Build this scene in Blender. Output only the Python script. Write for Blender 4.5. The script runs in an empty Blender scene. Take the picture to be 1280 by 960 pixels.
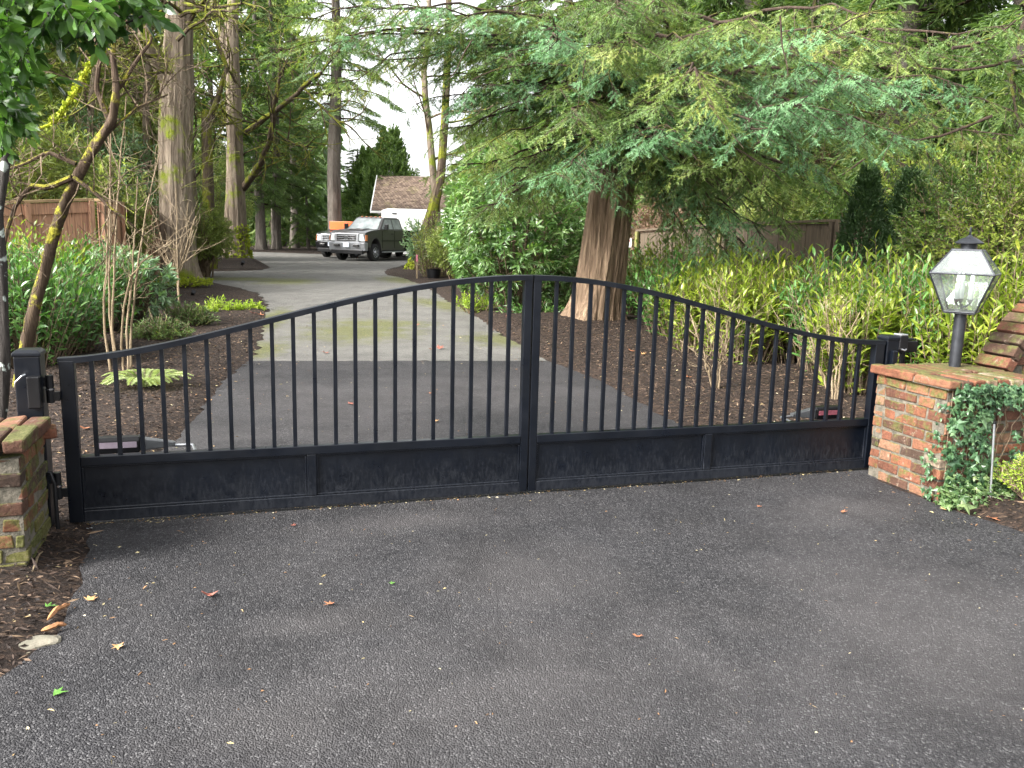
import bpy, bmesh, math, random
import numpy as np
rng = np.random.default_rng(7); random.seed(7)
scn = bpy.context.scene
COL = scn.collection
PI = math.pi
# ------------------------------------------------------------------ camera geometry
F = 1060.; PW, PH = 1280, 960; CH = 1.7
_p, _r = math.radians(10.25), math.radians(1.5)
_fw = np.array([0, math.cos(_p), -math.sin(_p)]); _up = np.array([0, math.sin(_p), math.cos(_p)]); _rt = np.array([1., 0, 0])
CR = math.cos(_r)*_rt + math.sin(_r)*_up; CU = -math.sin(_r)*_rt + math.cos(_r)*_up
def ray(x, y): return CR*(x-PW/2)/F - CU*(y-PH/2)/F + _fw
def G(x, y, z=0.):
    d = ray(x, y); t = (z-CH)/d[2]; return np.array([0, 0, CH]) + t*d
def P(x, y, D):
    d = ray(x, y); return np.array([0, 0, CH]) + d*(D/d[1])
def GX(x, D): q = P(x, 330, D); return np.array([q[0], D, 0.])
GA = math.radians(17.509)
GU = np.array([math.cos(GA), math.sin(GA), 0]); GN = np.array([-math.sin(GA), math.cos(GA), 0])
GL = np.array([-2.45676, 4.53332, 0.]); GLEN = 5.4035
def GT(u, n, z=0.): return GL + u*GU + n*GN + np.array([0, 0, z])
# ------------------------------------------------------------------ object helpers
def tag(o, label=None, cat=None, group=None, kind=None):
    if label: o['label'] = label
    if cat: o['category'] = cat
    if group: o['group'] = group
    if kind: o['kind'] = kind
    return o
def empty(name, loc=(0, 0, 0), rz=0., label=None, cat=None, group=None):
    o = bpy.data.objects.new(name, None); COL.objects.link(o)
    o.location = [float(v) for v in loc]; o.rotation_euler = (0, 0, rz); o.empty_display_size = .2
    return tag(o, label, cat, group)
def link(name, me, mat, parent=None):
    o = bpy.data.objects.new(name, me); COL.objects.link(o)
    if mat is not None: me.materials.append(mat)
    if parent is not None: o.parent = parent
    return o
def npmesh(name, V, Fs, mat, parent=None, smooth=False, attrs=None):
    """V (n,3); Fs list of (k,m) int arrays"""
    me = bpy.data.meshes.new(name)
    V = np.asarray(V, dtype=np.float32)
    Fs = [np.asarray(f, dtype=np.int32) for f in (Fs if isinstance(Fs, list) else [Fs]) if len(f)]
    me.vertices.add(len(V)); me.vertices.foreach_set('co', V.ravel())
    nl = sum(f.size for f in Fs); nf = sum(len(f) for f in Fs)
    me.loops.add(nl); me.polygons.add(nf)
    me.loops.foreach_set('vertex_index', np.concatenate([f.ravel() for f in Fs]))
    tot = np.concatenate([np.full(len(f), f.shape[1], dtype=np.int32) for f in Fs])
    st = np.concatenate([[0], np.cumsum(tot)[:-1]]).astype(np.int32)
    me.polygons.foreach_set('loop_start', st)
    try: me.polygons.foreach_set('loop_total', tot)
    except Exception: pass
    me.polygons.foreach_set('use_smooth', np.full(nf, bool(smooth)))
    for k, a in (attrs or {}).items():
        at = me.attributes.new(k, 'FLOAT', 'POINT'); at.data.foreach_set('value', np.asarray(a, dtype=np.float32))
    me.update(calc_edges=True); me.validate()
    return link(name, me, mat, parent)
def nrm(a): return a/np.maximum(np.linalg.norm(a, axis=-1, keepdims=True), 1e-9)
class MB:
    def __init__(s): s.V = []; s.F = {3: [], 4: []}; s.n = 0; s.poly = []
    def add(s, V, *Fs):
        V = np.asarray(V, float)
        for f in Fs:
            f = np.asarray(f, int)
            s.F.setdefault(f.shape[1], []).append(f + s.n)
        s.V.append(V); s.n += len(V); return s
    def box(s, c, d, rz=0., M=None):
        x, y, z = [v/2 for v in d]
        V = np.array([[-x,-y,-z],[x,-y,-z],[x,y,-z],[-x,y,-z],[-x,-y,z],[x,-y,z],[x,y,z],[-x,y,z]])
        if rz: cc, ss = math.cos(rz), math.sin(rz); V = V @ np.array([[cc, ss, 0], [-ss, cc, 0], [0, 0, 1]])
        if M is not None: V = V @ np.asarray(M).T
        V = V + np.asarray(c)
        return s.add(V, [[0,3,2,1],[4,5,6,7],[0,1,5,4],[1,2,6,5],[2,3,7,6],[3,0,4,7]])
    def hexa(s, V8):
        return s.add(V8, [[0,3,2,1],[4,5,6,7],[0,1,5,4],[1,2,6,5],[2,3,7,6],[3,0,4,7]])
    def prism(s, pts, x0, x1, axis='x', inset=0.):
        """extrude a closed 2-D outline (y,z) along x from x0 to x1"""
        pts = np.asarray(pts, float); n = len(pts)
        a = np.c_[np.full(n, x0), pts]; b = np.c_[np.full(n, x1), pts]
        if axis == 'y': a = a[:, [1, 0, 2]]; b = b[:, [1, 0, 2]]
        if axis == 'z': a = a[:, [1, 2, 0]]; b = b[:, [1, 2, 0]]
        q = [[i, (i+1) % n, n+(i+1) % n, n+i] for i in range(n)]
        s.add(np.r_[a, b], q)
        m = s.n-2*n
        s.poly.append([m+i for i in range(n)][::-1]); s.poly.append([m+n+i for i in range(n)])
        return s
    def tube(s, path, rad, segs=8, caps=True, mod=None):
        path = np.asarray(path, float); n = len(path); rad = np.broadcast_to(np.asarray(rad, float), (n,))
        T = nrm(np.gradient(path, axis=0))
        ref = np.array([0, 0, 1.]) if abs(T[0][2]) < .9 else np.array([1., 0, 0])
        A = []; a = nrm(np.cross(T[0], ref))
        for i in range(n):
            a = nrm(a - T[i]*(a@T[i])); A.append(a)
        A = np.array(A); B = np.cross(T, A)
        th = np.arange(segs)*2*PI/segs
        R = rad[:, None]*np.ones((1, segs))
        if mod is not None: R = R*mod(path, th)
        V = path[:, None]+R[..., None]*(A[:, None]*np.cos(th)[None, :, None]+B[:, None]*np.sin(th)[None, :, None])
        i = np.arange(n-1)[:, None]*segs; j = np.arange(segs)[None]; j2 = (j+1) % segs
        q = np.stack([i+j, i+j2, i+segs+j2, i+segs+j], -1).reshape(-1, 4)
        s.add(V.reshape(-1, 3), q)
        if caps and segs > 3:
            m = s.n-n*segs
            s.poly.append([m+k for k in range(segs)][::-1]); s.poly.append([m+(n-1)*segs+k for k in range(segs)])
        return s
    def cyl(s, c, r, h, segs=20, r2=None):
        return s.tube([c, (c[0], c[1], c[2]+h)], [r, r if r2 is None else r2], segs)
    def build(s, name, mat, parent=None, smooth=False, bevel=0., bseg=2, loc=None):
        V = np.concatenate(s.V)
        Fs = [np.concatenate(v) for k, v in s.F.items() if v]
        if s.poly:
            bylen = {}
            for p in s.poly: bylen.setdefault(len(p), []).append(p)
            Fs += [np.array(v) for v in bylen.values()]
        o = npmesh(name, V, Fs, mat, parent, smooth)
        if smooth:
            try: o.data.set_sharp_from_angle(angle=math.radians(40))
            except Exception: pass
        if bevel:
            b = o.modifiers.new('bevel', 'BEVEL'); b.width = bevel; b.segments = bseg; b.limit_method = 'ANGLE'; b.angle_limit = math.radians(35)
            b.use_clamp_overlap = True
        return o
# ------------------------------------------------------------------ materials
def newmat(name):
    m = bpy.data.materials.new(name); m.use_nodes = True
    nt = m.node_tree; nt.nodes.clear()
    out = nt.nodes.new('ShaderNodeOutputMaterial'); b = nt.nodes.new('ShaderNodeBsdfPrincipled')
    nt.links.new(b.outputs[0], out.inputs[0])
    return m, nt, b, out
def N(nt, t, **k):
    n = nt.nodes.new(t)
    for a, v in k.items():
        if a.startswith('i_'):
            key = a[2:]
            n.inputs[int(key) if key.isdigit() else key.replace('_', ' ')].default_value = v
        else: setattr(n, a, v)
    return n
def ramp(nt, src, stops, interp='LINEAR'):
    r = nt.nodes.new('ShaderNodeValToRGB'); e = r.color_ramp.elements
    while len(e) < len(stops): e.new(.5)
    for el, (p, c) in zip(e, stops):
        el.position = p; el.color = (c, c, c, 1) if isinstance(c, (int, float)) else (*c, 1)
    r.color_ramp.interpolation = interp
    if src is not None: nt.links.new(src, r.inputs[0])
    return r
def mix(nt, fac, a, b, blend='MIX'):
    m = nt.nodes.new('ShaderNodeMix'); m.data_type = 'RGBA'; m.blend_type = blend
    for s, v in ((0, fac), (6, a), (7, b)):
        if hasattr(v, 'is_output'): nt.links.new(v, m.inputs[s])
        else: m.inputs[s].default_value = v if s == 0 else (*v, 1)
    return m.outputs[2]
def math_(nt, op, a, b=0., clamp=False):
    m = nt.nodes.new('ShaderNodeMath'); m.operation = op; m.use_clamp = clamp
    for i, v in enumerate((a, b)):
        if hasattr(v, 'is_output'): nt.links.new(v, m.inputs[i])
        else: m.inputs[i].default_value = v
    return m.outputs[0]
def coords(nt, scale=(1, 1, 1), kind='Object'):
    t = nt.nodes.new('ShaderNodeTexCoord'); mp = nt.nodes.new('ShaderNodeMapping'); mp.inputs['Scale'].default_value = scale
    nt.links.new(t.outputs[kind], mp.inputs[0]); return mp.outputs[0]
def noise(nt, vec, scale, detail=4, rough=.55, dist=0.):
    n = N(nt, 'ShaderNodeTexNoise'); n.inputs['Scale'].default_value = scale; n.inputs['Detail'].default_value = detail
    n.inputs['Roughness'].default_value = rough; n.inputs['Distortion'].default_value = dist
    nt.links.new(vec, n.inputs['Vector']); return n.outputs[0]
def bump(nt, b, h, strength=.5, dist=.01, prev=None):
    n = N(nt, 'ShaderNodeBump'); n.inputs['Strength'].default_value = strength; n.inputs['Distance'].default_value = dist
    nt.links.new(h, n.inputs['Height'])
    if prev is not None: nt.links.new(prev, n.inputs['Normal'])
    nt.links.new(n.outputs[0], b.inputs['Normal']); return n.outputs[0]
def simple(name, c1, c2=None, scale=20, rough=.6, metal=0., bstr=0., bdist=.003, bscale=None, sc=(1, 1, 1), coat=0., spec=.5):
    m, nt, b, o = newmat(name)
    v = coords(nt, sc)
    c2 = c2 or tuple(x*.75 for x in c1)
    n = noise(nt, v, scale)
    r = ramp(nt, n, [(.3, c2), (.7, c1)]); nt.links.new(r.outputs[0], b.inputs['Base Color'])
    b.inputs['Roughness'].default_value = rough; b.inputs['Metallic'].default_value = metal
    b.inputs['Specular IOR Level'].default_value = spec
    if coat: b.inputs['Coat Weight'].default_value = coat; b.inputs['Coat Roughness'].default_value = .15
    if bstr: bump(nt, b, noise(nt, v, bscale or scale*3), bstr, bdist)
    return m
def leafmat(name, cols, rough=.45, trans=.3, clump=3., spec=.5):
    """cols: dark, mid, light by the per-leaf attribute 'tone' (kinds of leaf age, not light)"""
    m, nt, b, out = newmat(name)
    a = N(nt, 'ShaderNodeAttribute', attribute_name='tone')
    n = noise(nt, coords(nt), clump, 2)
    f = math_(nt, 'ADD', math_(nt, 'MULTIPLY', a.outputs['Fac'], .75), math_(nt, 'MULTIPLY', math_(nt, 'SUBTRACT', n, .5), .9), )
    f = math_(nt, 'ADD', f, .12)
    k = len(cols); r = ramp(nt, f, [(i/(k-1)*.9+.05, c) for i, c in enumerate(cols)])
    nt.links.new(r.outputs[0], b.inputs['Base Color'])
    b.inputs['Roughness'].default_value = rough; b.inputs['Specular IOR Level'].default_value = spec
    if trans:
        t = N(nt, 'ShaderNodeBsdfTranslucent'); mx = N(nt, 'ShaderNodeMixShader'); mx.inputs[0].default_value = trans
        c = mix(nt, 1., r.outputs[0], (1.35, 1.5, .7), 'MULTIPLY')
        nt.links.new(c, t.inputs[0]); nt.links.new(b.outputs[0], mx.inputs[1]); nt.links.new(t.outputs[0], mx.inputs[2])
        nt.links.new(mx.outputs[0], out.inputs[0])
    return m
def barkmat(name, dark, mid, light, moss=0., mosscol=((.10, .13, .015), (.22, .26, .02)), stretch=.12, sc=14, depth=.03, mossscale=2.2, lichen=0.):
    m, nt, b, out = newmat(name)
    v = coords(nt, (1, 1, stretch)); v1 = coords(nt)
    n1 = noise(nt, v, sc, 6, .6, .4); n2 = noise(nt, v, sc*3.2, 4, .6)
    r = ramp(nt, n1, [(.28, dark), (.5, mid), (.72, light)])
    c = mix(nt, .35, r.outputs[0], ramp(nt, n2, [(.3, dark), (.7, light)]).outputs[0])
    h = math_(nt, 'ADD', n1, math_(nt, 'MULTIPLY', n2, .35))
    if lichen:
        nl = noise(nt, v1, 9, 3); ml = ramp(nt, nl, [(.62-lichen*.12, 0.), (.66-lichen*.12, 1.)])
        c = mix(nt, ml.outputs[0], c, (.36, .40, .36))
    if moss:
        nm = noise(nt, v1, mossscale, 5, .65); g = N(nt, 'ShaderNodeNewGeometry'); sx = N(nt, 'ShaderNodeSeparateXYZ')
        nt.links.new(g.outputs['Normal'], sx.inputs[0])
        w = math_(nt, 'ADD', nm, math_(nt, 'MULTIPLY', sx.outputs['Z'], .12))
        mm = ramp(nt, w, [(.68-moss*.4, 0.), (.76-moss*.4, 1.)])
        nc = noise(nt, v1, 60, 3)
        c = mix(nt, mm.outputs[0], c, ramp(nt, nc, [(.35, mosscol[0]), (.65, mosscol[1])]).outputs[0])
        h = math_(nt, 'ADD', h, math_(nt, 'MULTIPLY', math_(nt, 'MULTIPLY', nc, mm.outputs[0]), .5))
    nt.links.new(c, b.inputs['Base Color']); b.inputs['Roughness'].default_value = .9; b.inputs['Specular IOR Level'].default_value = .2
    bump(nt, b, h, 1., depth)
    return m
def asphalt(name, dark, mid, light, dust, moss=None, wear=.5, patches=None):
    m, nt, b, out = newmat(name)
    v = coords(nt)
    vo = N(nt, 'ShaderNodeTexVoronoi'); vo.inputs['Scale'].default_value = 135; nt.links.new(v, vo.inputs['Vector'])
    vo2 = N(nt, 'ShaderNodeTexVoronoi'); vo2.inputs['Scale'].default_value = 210; nt.links.new(v, vo2.inputs['Vector'])
    sv = N(nt, 'ShaderNodeSeparateColor'); nt.links.new(vo.outputs['Color'], sv.inputs[0])
    st = ramp(nt, sv.outputs[0], [(0., dark), (.5, mid), (.86, mid), (.97, light)])
    c = mix(nt, .35, st.outputs[0], ramp(nt, noise(nt, v, 60, 5, .7), [(.35, dark), (.65, light)]).outputs[0])
    big = noise(nt, v, .75, 5, .6, .5); fine = noise(nt, v, 5., 5, .65)
    w = math_(nt, 'ADD', math_(nt, 'MULTIPLY', big, .75), math_(nt, 'MULTIPLY', noise(nt, v, 2.6, 8, .75, .6), .45)); w = math_(nt, 'SUBTRACT', w, .10)
    if patches:
        acc = None
        for cx, cy, rx, ry, rot in patches:
            t = N(nt, 'ShaderNodeTexCoord'); mp = N(nt, 'ShaderNodeMapping'); mp.vector_type = 'TEXTURE'
            mp.inputs['Location'].default_value = (cx, cy, 0); mp.inputs['Scale'].default_value = (rx, ry, 1.); mp.inputs['Rotation'].default_value = (0, 0, rot)
            nt.links.new(t.outputs['Object'], mp.inputs[0])
            Ln = N(nt, 'ShaderNodeVectorMath'); Ln.operation = 'LENGTH'; nt.links.new(mp.outputs[0], Ln.inputs[0])
            e = math_(nt, 'SUBTRACT', 1., Ln.outputs['Value'], True); acc = e if acc is None else math_(nt, 'MAXIMUM', acc, e)
        w = math_(nt, 'ADD', w, math_(nt, 'MULTIPLY', acc, .34))
    d = ramp(nt, w, [(.46, 0.), (.80, wear)])
    c = mix(nt, d.outputs[0], c, mix(nt, .5, st.outputs[0], dust))
    dk = ramp(nt, noise(nt, v, 1.3, 9, .8, .4), [(.34, .66), (.56, 1.)])
    c = mix(nt, 1., c, dk.outputs[0], 'MULTIPLY')
    rough = ramp(nt, big, [(.35, .62), (.65, .85)])
    if moss:
        acc = None
        for cx, cy, rx, ry, rot in moss:
            t = N(nt, 'ShaderNodeTexCoord'); mp = N(nt, 'ShaderNodeMapping'); mp.vector_type = 'TEXTURE'
            mp.inputs['Location'].default_value = (cx, cy, 0); mp.inputs['Scale'].default_value = (rx, ry, 1.); mp.inputs['Rotation'].default_value = (0, 0, rot)
            nt.links.new(t.outputs['Object'], mp.inputs[0])
            L = N(nt, 'ShaderNodeVectorMath'); L.operation = 'LENGTH'; nt.links.new(mp.outputs[0], L.inputs[0])
            e = math_(nt, 'SUBTRACT', 1., L.outputs['Value'], True)
            acc = e if acc is None else math_(nt, 'MAXIMUM', acc, e)
        mn = math_(nt, 'ADD', math_(nt, 'MULTIPLY', noise(nt, v, 3., 6, .72), .9), math_(nt, 'MULTIPLY', acc, .55))
        mk = ramp(nt, mn, [(.56, 0.), (.86, .85)]); mk2 = math_(nt, 'MULTIPLY', mk.outputs[0], ramp(nt, acc, [(0., 0.), (.2, .85)]).outputs[0])
        c = mix(nt, mk2, c, ramp(nt, noise(nt, v, 40, 4), [(.35, (.06, .066, .018)), (.65, (.15, .155, .045))]).outputs[0])
    nt.links.new(c, b.inputs['Base Color']); nt.links.new(rough.outputs[0], b.inputs['Roughness'])
    b.inputs['Specular IOR Level'].default_value = .14
    h = math_(nt, 'ADD', math_(nt, 'MULTIPLY', vo.outputs['Distance'], -1.), math_(nt, 'MULTIPLY', vo2.outputs['Distance'], -.5))
    h = math_(nt, 'ADD', h, math_(nt, 'MULTIPLY', fine, .8))
    bump(nt, b, h, .9, .009)
    return m
M = {}
M['asphalt'] = asphalt('dark_asphalt', (.007, .007, .0085), (.0225, .0220, .0245), (.112, .110, .112), (.100, .094, .093), None, .85,
    [(*G(650, 720)[:2], .75, .55, .2), (*G(700, 860)[:2], 1.6, .8, 0), (*G(1150, 800)[:2], 1.2, 1.0, 0), (*G(420, 780)[:2], .5, .25, .3), (*G(1060, 640)[:2], .8, .35, .3), (*G(500, 655)[:2], .7, .25, .3), (*G(330, 900)[:2], .6, .35, 0), (*G(450, 495)[:2], 2.4, 3.4, 0), (*G(650, 500)[:2], 2.0, 2.2, .3), (*G(270, 540)[:2], 1.1, 1.2, 0)])
MOSS = [(*G(326, 438)[:2], .55, 1.6, .1), (*G(300, 349)[:2], 3.4, 1.5, .2), (*G(360, 352)[:2], 1.5, 2.6, 0), (*G(640, 425)[:2], 1.3, 1.4, .6), (*G(338, 400)[:2], .5, 3.5, .15),
        (*G(470, 405)[:2], 1.6, 1.3, 0), (*G(560, 382)[:2], 1.0, 3.5, .5), (*G(500, 350)[:2], 1.2, 3., .3), (*G(450, 415)[:2], 1.5, 2.2, 0)]
M['old_asphalt'] = asphalt('weathered_asphalt', (.078, .076, .070), (.148, .143, .132), (.225, .218, .20), (.21, .203, .187), MOSS, .7)
def mulchmat():
    m, nt, b, out = newmat('bark_mulch'); v = coords(nt)
    vo = N(nt, 'ShaderNodeTexVoronoi'); vo.inputs['Scale'].default_value = 38; nt.links.new(coords(nt, (1, 1.6, 1)), vo.inputs['Vector'])
    sv = N(nt, 'ShaderNodeSeparateColor'); nt.links.new(vo.outputs['Color'], sv.inputs[0])
    c = ramp(nt, sv.outputs[0], [(0., (.006, .004, .003)), (.55, (.020, .0125, .009)), (.85, (.048, .029, .019)), (1., (.11, .075, .05))])
    c = mix(nt, .4, c.outputs[0], ramp(nt, noise(nt, v, 12, 6, .7), [(.3, (.006, .004, .003)), (.7, (.038, .024, .017))]).outputs[0])
    nt.links.new(c, b.inputs['Base Color']); b.inputs['Roughness'].default_value = .9; b.inputs['Specular IOR Level'].default_value = .25
    h = math_(nt, 'ADD', sv.outputs[1], noise(nt, v, 20, 6, .7)); bump(nt, b, h, .9, .03)
    return m
M['mulch'] = mulchmat()
def blackpaint(name, dirt):
    m, nt, b, out = newmat(name); v = coords(nt)
    n = noise(nt, v, 3, 5, .6); b.inputs['Coat Weight'].default_value = .0; b.inputs['Specular IOR Level'].default_value = .38
    c = ramp(nt, n, [(.3, (.0017, .0027, .0050)), (.7, (.0032, .0048, .0086))]).outputs[0]
    if dirt:
        v2 = coords(nt, (1, 1, .35)); s = noise(nt, v2, 55, 5, .75); sx = N(nt, 'ShaderNodeSeparateXYZ'); nt.links.new(coords(nt), sx.inputs[0])
        lo = N(nt, 'ShaderNodeMapRange'); lo.inputs[1].default_value = .03; lo.inputs[2].default_value = .30; lo.inputs[3].default_value = .20; lo.inputs[4].default_value = -.05
        nt.links.new(sx.outputs['Z'], lo.inputs[0])
        k = math_(nt, 'ADD', s, lo.outputs[0]); mk = ramp(nt, k, [(.52, 0.), (.78, .6)])
        c = mix(nt, mk.outputs[0], c, (.022, .024, .029)); 
    nt.links.new(c, b.inputs['Base Color'])
    r = ramp(nt, noise(nt, v, 9, 4), [(.3, .26), (.7, .42)]); nt.links.new(r.outputs[0], b.inputs['Roughness'])
    bump(nt, b, noise(nt, v, 130, 3), .12, .002)
    return m
M['gate'] = blackpaint('black_gate_paint', False); M['gate_dirty'] = blackpaint('black_panel_paint', True)
def brickmat():
    m, nt, b, out = newmat('old_brick'); v = coords(nt)
    a = N(nt, 'ShaderNodeAttribute', attribute_name='tone')
    c = ramp(nt, a.outputs['Fac'], [(0., (.030, .024, .022)), (.22, (.070, .042, .030)), (.45, (.125, .052, .034)), (.68, (.20, .080, .046)), (.88, (.22, .13, .085)), (1., (.30, .23, .18))]).outputs[0]
    n = noise(nt, v, 45, 6, .7); c = mix(nt, .75, c, ramp(nt, noise(nt, v, 5, 6, .75), [(.35, (.50, .50, .42)), (.62, (1., .98, .95))]).outputs[0], 'MULTIPLY'); c = mix(nt, .65, c, ramp(nt, n, [(.3, .35), (.65, 1.25)]).outputs[0], 'MULTIPLY')
    ml = ramp(nt, noise(nt, v, 14, 5, .7), [(.60, 0.), (.70, .55)]); c = mix(nt, ml.outputs[0], c, (.33, .28, .22))   # old mortar smears
    g = N(nt, 'ShaderNodeNewGeometry'); sx = N(nt, 'ShaderNodeSeparateXYZ'); nt.links.new(g.outputs['Normal'], sx.inputs[0])
    mo = N(nt, 'ShaderNodeAttribute', attribute_name='moss')
    w = math_(nt, 'ADD', noise(nt, v, 11, 6, .7), math_(nt, 'MULTIPLY', sx.outputs['Z'], .13)); w = math_(nt, 'ADD', w, mo.outputs['Fac'])
    mk = ramp(nt, w, [(.55, 0.), (.68, .85)])
    c = mix(nt, mk.outputs[0], c, ramp(nt, noise(nt, v, 50, 4, .7), [(.3, (.03, .035, .012)), (.5, (.075, .085, .02)), (.7, (.13, .125, .06))]).outputs[0])
    nt.links.new(c, b.inputs['Base Color']); b.inputs['Roughness'].default_value = .9; b.inputs['Specular IOR Level'].default_value = .25
    bump(nt, b, math_(nt, 'ADD', n, math_(nt, 'MULTIPLY', noise(nt, v, 130, 3), .3)), .8, .008)
    return m
M['brick'] = brickmat()
M['mortar'] = simple('mortar', (0.1430, 0.1238, 0.0963), (0.0495, 0.0468, 0.0330), 25, .95, bstr=.8, bdist=.01)
M['bark_cedar'] = barkmat('reddish_bark', (0.0476, 0.0319, 0.0205), (0.1666, 0.1099, 0.0716), (0.4282, 0.3102, 0.2046), 0., sc=17, stretch=.06, depth=.07)
M['bark_limb'] = barkmat('limb_bark', (.018, .012, .009), (.045, .030, .022), (.085, .060, .045), .20, sc=20, mosscol=((.05, .055, .01), (.13, .14, .02)))
M['bark_grey'] = barkmat('grey_bark', (0.0345, 0.0299, 0.0253), (0.0978, 0.0828, 0.0690), (0.1955, 0.1725, 0.1495), .0, sc=9, depth=.05)
M['bark_mossy'] = barkmat('mossy_bark', (0.0550, 0.0418, 0.0308), (0.1650, 0.1265, 0.0935), (0.3300, 0.2750, 0.2090), .36, sc=9, depth=.05, mossscale=.8)
M['bark_moss'] = barkmat('heavy_moss', (.03, .022, .015), (.07, .05, .035), (.13, .1, .07), .50, mosscol=((.055, .065, .008), (.20, .21, .02)), sc=16)
M['bark_moss_bright'] = barkmat('bright_moss', (.03, .022, .015), (.09, .07, .04), (.15, .12, .07), .75, mosscol=((.12, .14, .01), (.36, .38, .02)), sc=16)
M['bark_lean'] = barkmat('leaning_bark', (.02, .013, .009), (.055, .037, .025), (.12, .085, .055), .42, mosscol=((.11, .10, .015), (.30, .28, .03)), sc=22, mossscale=5)
M['bark_lichen'] = barkmat('lichen_bark', (.015, .013, .012), (.035, .030, .027), (.07, .062, .055), 0, sc=22, lichen=.02)
M['twig_pale'] = barkmat('pale_twig', (0.1050, 0.0750, 0.0450), (0.2100, 0.1575, 0.0975), (0.3150, 0.2550, 0.1725), 0, sc=20)
M['twig_brown'] = barkmat('brown_twig', (.05, .035, .02), (.12, .085, .055), (.22, .17, .12), .15, sc=20)
M['fir'] = leafmat('fir_needles', [(0.0225, 0.0475, 0.0110), (0.0600, 0.1150, 0.0242), (0.1187, 0.1938, 0.0418), (0.2625, 0.3000, 0.0770)], .5, .32, 1.3)
M['fir_blue'] = leafmat('blue_fir_needles', [(0.0285, 0.0810, 0.0292), (0.0689, 0.1620, 0.0583), (0.1366, 0.2700, 0.1212), (0.2375, 0.3645, 0.1459)], .5, .22, 1.6)
M['fir_yellow'] = leafmat('yellow_fir_needles', [(0.0424, 0.0798, 0.0154), (0.1037, 0.1596, 0.0308), (0.1886, 0.2508, 0.0550), (0.3018, 0.2508, 0.0770)], .5, .3, 1.3)
M['conifer_bg'] = leafmat('background_needles', [(0.0414, 0.0743, 0.0221), (0.0966, 0.1617, 0.0442), (0.1840, 0.2731, 0.0699)], .6, .3, .35)
M['laurel_y'] = leafmat('yellow_laurel_leaf', [(0.0440, 0.0880, 0.0106), (0.1232, 0.1760, 0.0194), (0.2376, 0.2992, 0.0352), (0.3960, 0.4048, 0.0792)], .32, .38, 2.2)
M['laurel_g'] = leafmat('green_laurel_leaf', [(0.0275, 0.0770, 0.0198), (0.0550, 0.1430, 0.0330), (0.1100, 0.2200, 0.0550), (0.2090, 0.3300, 0.0990)], .3, .3, 2.)
M['rhodo'] = leafmat('rhododendron_leaf', [(0.0264, 0.0660, 0.0158), (0.0616, 0.1320, 0.0308), (0.1232, 0.2112, 0.0660), (0.2112, 0.3080, 0.1144)], .33, .33, 1.6)
M['rhodo_pale'] = leafmat('pale_rhododendron_leaf', [(.05, .10, .045), (.10, .18, .085), (.18, .27, .15), (.28, .36, .22)], .38, .28, 2.)
M['top_leaf'] = leafmat('overhanging_leaf', [(0.0115, 0.0321, 0.0092), (0.0298, 0.0757, 0.0161), (0.0688, 0.1492, 0.0275), (0.1836, 0.2869, 0.0688)], .28, .35, 2.5)
M['bush_g'] = leafmat('bush_leaf', [(0.0229, 0.0516, 0.0102), (0.0516, 0.0976, 0.0184), (0.1033, 0.1721, 0.0306), (0.2295, 0.2983, 0.0510)], .5, .3, 1.1)
M['bush_y'] = leafmat('golden_bush_leaf', [(0.0425, 0.0765, 0.0127), (0.1020, 0.1530, 0.0255), (0.2040, 0.2550, 0.0425), (0.3230, 0.3570, 0.0765)], .5, .35, 1.1)
M['olive_leaf'] = leafmat('olive_leaf', [(0.0600, 0.0870, 0.0220), (0.1350, 0.1740, 0.0440), (0.2400, 0.2900, 0.0770), (0.3900, 0.4205, 0.1430)], .5, .35, .8)
M['thuja'] = leafmat('arborvitae_leaf', [(0.0168, 0.0420, 0.0140), (0.0350, 0.0770, 0.0224), (0.0630, 0.1190, 0.0308)], .6, .2, 2.)
M['juniper'] = leafmat('juniper_leaf', [(0.0390, 0.0780, 0.0195), (0.0910, 0.1560, 0.0390), (0.1690, 0.2470, 0.0715)], .55, .25, 4.)
M['lime_leaf'] = leafmat('lime_leaf', [(.14, .22, .02), (.28, .38, .04), (.42, .50, .08)], .45, .35, 4.)
M['fern'] = leafmat('fern_leaf', [(.16, .21, .07), (.27, .33, .13), (.42, .46, .24)], .5, .35, 6.)
M['ivy'] = leafmat('ivy_leaf', [(0.0153, 0.0425, 0.0170), (0.0340, 0.0850, 0.0340), (0.0638, 0.1318, 0.0553), (0.1275, 0.2125, 0.0935)], .38, .2, 5.)
M['ivy_pale'] = leafmat('pale_ivy_leaf', [(0.0252, 0.0576, 0.0180), (0.0612, 0.1152, 0.0360), (0.1152, 0.1800, 0.0648), (0.1944, 0.2448, 0.1080)], .38, .3, 5.)
M['moss_tuft'] = leafmat('moss', [(.12, .15, .01), (.25, .30, .015), (.38, .42, .04)], .8, .2, 3.)
M['dry_twig'] = leafmat('dry_foliage', [(.10, .055, .035), (.19, .12, .08), (.27, .19, .13)], .8, .2, 1.)
M['far'] = leafmat('far_wood', [(0.0420, 0.0770, 0.0280), (0.0840, 0.1400, 0.0420), (0.1680, 0.2240, 0.0700)], .7, .3, .12)
M['chips'] = leafmat('mulch_chips', [(.008, .005, .004), (.030, .018, .012), (.07, .042, .027), (.19, .13, .08)], .9, 0., 4.)
M['litter'] = leafmat('litter', [(.08, .05, .03), (.26, .14, .06), (.33, .28, .14), (.40, .36, .26)], .8, 0., 3.)
M['wood_fence'] = simple('cedar_fence', (0.5468, 0.3008, 0.1823), (0.2369, 0.1276, 0.0819), 9, .85, bstr=.5, bdist=.01, sc=(5, 5, .3))
M['fence_cap'] = simple('pale_fence_cap', (.42, .29, .15), (.26, .17, .09), 8, .8)
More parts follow.
